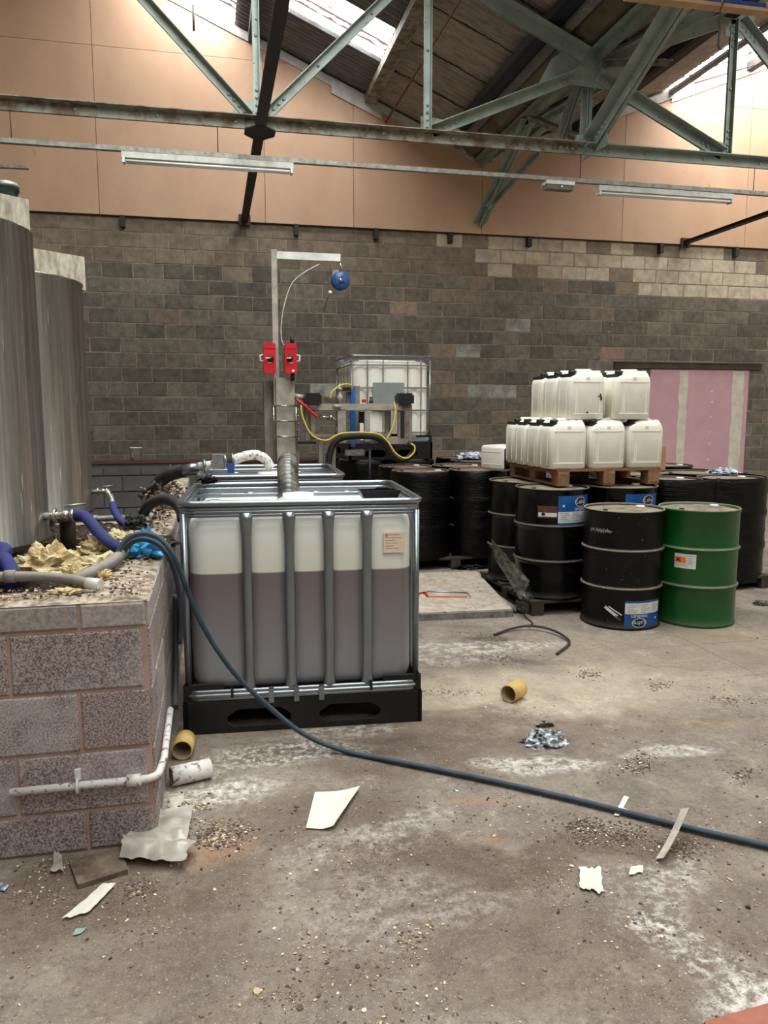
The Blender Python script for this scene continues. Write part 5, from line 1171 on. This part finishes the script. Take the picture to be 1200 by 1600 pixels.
sheet('plastic_bag', m_bag, 'grey plastic sheet piece lying behind the cloudy plastic sheet', 'plastic sheet', [G(192, 1338), G(290, 1338), G(304, 1278), G(226, 1292)], amp=.03, freq=6, seed=23, jag=.05, nu=34, nv=20, lift=lambda u, v: .035 * v)
sheet('plastic_scrap', m_bag, 'small clear plastic scrap at the foot of the bund wall', 'plastic sheet', [G(80, 1366), G(100, 1370), G(96, 1338), G(86, 1336)], amp=.012, freq=20, seed=25, jag=.1, nu=12, nv=12)
sheet('plastic_scrap', M('teal_scrap', (120, 160, 150), (140, 160, 146), 9, .5), 'tiny teal plastic scrap on the floor at lower left', 'plastic sheet', [G(114, 1464), G(128, 1460), G(136, 1452), G(118, 1454)], amp=.003, freq=20, seed=26, nu=8, nv=6)
sheet('foil_scrap', m_rag, 'small blue-white scrap at the left edge of the floor', 'scrap', [G(-6, 1396), G(8, 1396), G(14, 1386), G(0, 1384)], amp=.006, freq=20, seed=27, nu=8, nv=8)
sheet('paper_scrap', m_paper_grey, 'flattened pale scrap beside the white rolled tube', 'paper', [G(262, 1266), G(285, 1262), G(288, 1246), G(266, 1250)], amp=.008, freq=16, seed=28, jag=.1, nu=12, nv=10)
bd = MB(); a, b, c_, d_ = G(108, 1352), G(122, 1390), G(200, 1366), G(190, 1330)
bd.add([Vector((p.x, p.y, z)) for z in (.001, .018) for p in (a, b, c_, d_)], [(0, 1, 2, 3), (7, 6, 5, 4), (0, 4, 5, 1), (1, 5, 6, 2), (2, 6, 7, 3), (3, 7, 4, 0)]); single('wood_offcut', bd, M('dirty_offcut', (120, 104, 88), (72, 60, 50), 14, .95), 'dirty wooden offcut half under the cloudy plastic sheet', 'wood', (a + c_) / 2)
clump('dirty_rag', m_rag_dirty, 'crumpled white and black rag on the floor', 'rag', G(850, 1162), (.09, .065, .045), 3, .5, 5)
clump('dark_rag', m_debris_dark, 'small dark twist of debris behind the crumpled rag', 'debris', G(853, 1135), (.045, .016, .014), 5, .4, 5, n=(16, 10))
clump('blue_glove', m_glove, 'crumpled blue nitrile glove on the bund wall top', 'glove', (at(228, 868, Z=.94)) + Vector((0, 0, .0)), (.075, .06, .075), 9, .6, 6.5)
clump('blue_glove', m_glove, 'smaller crumpled blue glove lump beside the teal hose loop', 'glove', (at(216, 858, Z=.945)), (.04, .04, .055), 4, .5, 6)
clump('cloth', m_rag, 'blue and white rag on the wrapped drums at right', 'rag', (at(1130, 742, Y=6.5).x, 6.5, PH + DH + .0), (.13, .1, .04), 6, .4, 5)
clump('cloth', m_rag, 'blue and white cloth on the rusty-topped drums', 'rag', (at(738, 706, Y=9.2).x, 9.2, PH + DH), (.2, .12, .06), 8, .4, 5)
for k, (x, y, Y, s, lab) in enumerate(((72, 868, 3.62, (.125, .1, .085), 'large yellow insulation clump below the near tank'), (155, 848, 3.9, (.09, .09, .07), 'yellow insulation clump under the thick blue hose'), (188, 836, 4.3, (.09, .08, .045), 'yellow insulation clump beyond the thick blue hose'),
                                   (150, 876, 3.42, (.1, .07, .05), 'orange-yellow insulation clump near the teal hose loop'), (115, 892, 3.2, (.08, .04, .04), 'pale insulation clump behind the grey waste pipe'), (150, 895, 3.18, (.06, .05, .03), 'small insulation clump by the pipe elbow'), (100, 922, 2.93, (.05, .03, .012), 'flattened insulation shred on the bund top'))):
    p = at(x, y, Y=Y); clump('insulation_clump', m_insul, lab, 'insulation', (p.x, p.y, max(.69, p.z - s[2] * .9)), s, 30 + k, .55, 6, 'yellow insulation clumps', n=(34, 22))
clump('tar_lump', m_black_plastic, 'shiny black lump by the teal hose on the bund wall', 'debris', at(212, 826, Y=3.75), (.05, .05, .05), 41, .4, 5)
clump('ash_lump', m_debris_dark, 'dark crumpled rubble on the bund wall beside the nearest container', 'debris', at(252, 846, Y=3.75) - Vector((0, 0, .02)), (.07, .13, .03), 42, .5, 6)
clump('black_film_lump', m_film, 'black plastic film bunched over the rear container rail', 'plastic film', at(326, 754, Y=4.75), (.06, .04, .03), 43, .5, 5)
def cyl(nm, lab, p, d, r, l, mat, matin, hollow=True):
    d = Vector(d).normalized(); t = thing(nm, lab, 'tube', (p.x, p.y, 0)); c = Vector((0, 0, r)); x = d.cross(Vector((0, 0, 1))).normalized(); y = x.cross(d); Rm = Matrix((x, y, d)).transposed()
    MB().lathe([(r - .006, 0), (r, 0), (r, l), (r - .006, l)], 24, c, Rm, caps=False).build('outer', mat, t); MB().lathe([(r - .006, 0), (r - .006, l * .98), (.004, l * .985)], 24, c, Rm, caps=False).build('bore', matin, t); return t
cyl('cardboard_tube', 'yellow cardboard tube end lying alone on the open floor', G(794, 1098), (.8, .6, 0), .05, .12, m_card, m_card_in)
cyl('cardboard_tube', 'yellow cardboard tube beside the pallet of the nearest container', G(285, 1188), (.1, 1, 0), .048, .12, m_card, m_card_in)
cyl('rolled_tube', 'white paint-spattered cardboard tube at the bund wall corner', G(268, 1228), (.95, .28, 0), .042, .17, m_pipe_white, m_card_in)
# platform board with hacksaw
pf = thing('platform_board', 'pale dusty platform board with metal edge on the floor behind the nearest container', 'platform', (1.9, 6.2, 0)); of = pf.location.copy()
P = [at(560, 962, Z=.06), at(800, 952, Z=.06), at(745, 893, Z=.06), at(560, 897, Z=.06)]
mb = MB(); mb.add([Vector((p.x, p.y, z)) for z in (.045, .062) for p in P], [(3, 2, 1, 0), (4, 5, 6, 7), (0, 1, 5, 4), (1, 2, 6, 5), (2, 3, 7, 6), (3, 0, 4, 7)]); mb.build('deck', m_board_pale, pf, of)
for a, b in ((P[0], P[1]), (P[1], P[2])): MB().bar(Vector((a.x, a.y, .026)), Vector((b.x, b.y, .026)), .02, .05).build('edge_channel', m_galv_dull, pf, of)
mb = MB(); mb.bb((1.45, 5.9, 0), (2.15, 6.5, .044)); mb.build('frame', m_steel_dark, pf, of)
S = lambda x, y: at(x, y, Z=.068)
sw = thing('hacksaw', 'hacksaw with orange blade guard lying on the platform board', 'saw', tuple(S(690, 930))); os_ = sw.location.copy()
MB().tube([S(662, 926), S(668, 924), S(730, 926), S(735, 932)], .006, 8).build('frame', m_galv, sw, os_); MB().bar(S(668, 932), S(730, 932), .02, .008).build('blade_guard', M('orange_guard', (216, 120, 82), None, rough=.6), sw, os_)
MB().tube([S(652, 933), S(654, 927), S(664, 926), S(668, 932)], .012, 8).build('grip', m_red, sw, os_)
hose('bent_wire', [G(772, 992, .01), G(800, 982, .02), G(830, 978, .03), G(862, 984, .03), G(884, 996, .02), G(889, 1006, .015), G(870, 1022, .01)], .009, m_steel_dark, 'bent dark cable lying curved on the floor', 'cable', 8)
hose('bent_wire', [G(826, 978, .02), G(832, 973, .01), G(820, 962, .01), G(822, 948, .01)], .005, m_steel_dark, 'short kinked wire behind the curved dark cable', 'wire', 6)
# torn film trailing off the drum pallet
def tail(u, v):
    p0, p1 = at(768, 842, Y=6.02), at(828, 908, Y=5.38); p2, p3 = at(773, 872, Y=5.98), at(814, 938, Y=5.36)
    p = (p0 * (1 - u) + p1 * u) * (1 - v) + (p2 * (1 - u) + p3 * u) * v
    return p + Vector((.01 * nz(u * 5, v * 9, 1), .02 * nz(u * 6, v * 8, 2), .012 * nz(u * 9, v * 14, 3)))
mb = MB(); mb.surf(tail, 26, 12, smooth=True); n_ = len(mb.v); mb.add([p + Vector((0, .004, 0)) for p in mb.v], [tuple(reversed(f)) for f in mb.f], True)
single('film_tail', mb, m_film_grey, 'dusty torn film stretched from the drum pallet to the floor', 'plastic film', at(822, 940, Z=0))
clump('film_bundle', m_film_grey, 'bunched end of torn film on the floor at the drum pallet corner', 'plastic film', at(825, 956, Z=0), (.12, .07, .12), 51, .45, 4.5)
clump('film_bundle', m_film, 'black film scraps bunched under the wrapped drums near the platform', 'plastic film', at(738, 888, Z=0), (.18, .07, .03), 52, .45, 5)
clump('film_bundle', m_film_grey, 'grey film scrap on the floor at the right edge', 'plastic film', at(1192, 944, Z=0), (.08, .06, .02), 53, .45, 5)
p = at(1036, 716, Y=6.6); single('cardboard_piece', MB().box((p.x, 6.62, p.z), (.07, .02, .22)).bb((p.x - .035, 6.55, PH + DH), (p.x + .035, 6.63, PH + DH + .01)), m_cardbrown, 'brown cardboard piece standing right of the jerrycan stack', 'cardboard', (p.x, 6.6, PH + DH))
single('red_kerb', MB().add([(at(1100, 1602, Z=0)) * 1, at(1205, 1572, Z=0), at(1300, 1640, Z=0), at(1150, 1700, Z=0)] + [p + Vector((0, 0, .012)) for p in (at(1100, 1602, Z=0), at(1205, 1572, Z=0), at(1300, 1640, Z=0), at(1150, 1700, Z=0))], [(3, 2, 1, 0), (4, 5, 6, 7), (0, 1, 5, 4), (1, 2, 6, 5), (2, 3, 7, 6), (3, 0, 4, 7)]), m_brickred, 'red painted plate just entering the lower right corner', 'plate', at(1180, 1610, Z=0))

# ------------------------------------------------------------------ chips, crumbs and rubble
def chip(mb, p, s, rr, flat=.35):
    n = rr.choice((4, 5, 5, 6)); a0 = rr.uniform(0, 6.28); st = rr.uniform(.25, 1); h = s * flat * rr.uniform(.4, 1.3); tl = (rr.uniform(-.4, .4), rr.uniform(-.4, .4)); vs = []
    for k in range(n):
        a = a0 + math.tau * k / n; r = s * rr.uniform(.6, 1); x, y = r * math.cos(a), r * math.sin(a) * st; c, q = math.cos(a0), math.sin(a0)
        x, y = x * c - y * q, x * q + y * c; vs.append(p + Vector((x, y, max(0, x * tl[0] + y * tl[1]))))
    vs = vs + [v + Vector((0, 0, h)) for v in vs]; b = len(mb.v); mb.v += vs
    mb.f += [tuple(b + n + k for k in range(n))] + [(b + k, b + (k + 1) % n, b + n + (k + 1) % n, b + n + k) for k in range(n)]; mb.sm += [False] * (n + 1)
rr = random.Random(77); pale, dark = MB(), MB()
def free(p): return not (p.x < BX + .05 and p.y > BY - .03) and not (-.2 < p.x < 1.05 and 3.6 < p.y < 4.8)
for k in range(12000):
    x, y = rr.uniform(-60, 1260), 950 + 720 * rr.random() ** .8; p = at(x, y, Z=.0005)
    if p.y > 7 or not free(p): continue
    dens = nz(p.x * 1.6, p.y * 1.6, 9) + .5 * nz(p.x * 5, p.y * 5, 4)
    if rr.random() > .45 + .9 * dens: continue
    s = .0022 + .0075 * rr.random() ** 5 + (.006 if rr.random() < .012 else 0)
    chip(pale if rr.random() < .66 else dark, p, s, rr)
for (cx, cy, sx, sy, n, sm, mix) in ((350, 1300, 40, 18, 260, .010, .5), (330, 1310, 25, 14, 140, .016, .45), (640, 1470, 28, 22, 90, .009, .7), (960, 1305, 70, 18, 420, .009, .15), (1060, 1325, 40, 14, 220, .009, .2), (910, 1290, 30, 12, 160, .010, .1),
                                  (1000, 1190, 26, 14, 140, .010, .35), (980, 1200, 30, 8, 90, .010, .3), (1160, 1212, 20, 10, 90, .010, .4), (1140, 1095, 40, 8, 110, .010, .4), (920, 1053, 24, 6, 70, .012, .2), (1030, 1072, 24, 6, 70, .011, .4), (780, 1030, 34, 8, 130, .011, .3), (700, 1082, 60, 6, 120, .008, .2), (760, 995, 26, 8, 80, .010, .05),
                                  (90, 1350, 60, 20, 260, .008, .5), (60, 1400, 60, 20, 160, .007, .6), (220, 1390, 24, 14, 110, .010, .4), (230, 1440, 50, 40, 160, .006, .5), (450, 1560, 30, 16, 90, .006, .4), (560, 1350, 60, 30, 70, .006, .6), (880, 1380, 60, 30, 130, .006, .6), (1000, 1560, 120, 40, 120, .005, .6), (470, 1140, 60, 20, 110, .006, .5), (300, 1260, 26, 8, 130, .012, .8), (270, 1285, 24, 10, 90, .012, .6), (1080, 1290, 60, 24, 90, .006, .5)):
    for k in range(int(n * 1.7)):
        p = at(rr.gauss(cx, sx * .6), rr.gauss(cy, sy * .6), Z=.0005)
        if free(p): chip(pale if rr.random() < mix else dark, p, sm * (.22 + .75 * rr.random() ** 2.2), rr, .28)
o = single('floor_chips', pale, m_chips, 'pale chips and flakes of plaster scattered over the floor', 'debris', (1, 3, 0)); o['kind'] = 'stuff'
o = single('floor_crumbs', dark, m_crumbs, 'dark crumbs and dirt flakes scattered over the floor', 'debris', (1, 3, 0)); o['kind'] = 'stuff'
bits, junk = MB(), MB()
for k in range(1500):
    x, y = rr.uniform(-1.9, BX - BT), rr.uniform(3.0, 6.3); chip(bits, Vector((x, y, moundfn((x + 3.6) / (BX - BT + 3.6), (y - BY - BT) / (6.36 - BY - BT)).z)), rr.uniform(.006, .02), rr, .6)
for k in range(500): chip(bits, Vector((rr.uniform(-1.4, BX - .02), rr.uniform(BY + .02, BY + BT), BTOP + .014)), rr.uniform(.003, .010), rr, .6)
for k in range(400): chip(bits, Vector((rr.uniform(BX - BT, BX - .02), rr.uniform(BY + BT, 5.2), BTOP + .014)), rr.uniform(.003, .012), rr, .6)
o = single('bund_rubble_bits', bits, m_junk, 'loose rubble bits on and inside the bund wall', 'debris', (-.8, 4, .7)); o['kind'] = 'stuff'
for k in range(420):
    p = Vector((rr.gauss(-.34, .06), rr.gauss(5.6, .45), BTOP + .01 + abs(rr.gauss(0, .06)))); chip(junk, p, rr.uniform(.008, .024), rr, .7)
o = single('junk_heap', junk, m_junk, 'heap of mixed scraps on the bund wall beside the rear container', 'debris', (-.34, 5.6, .93)); o['kind'] = 'stuff'
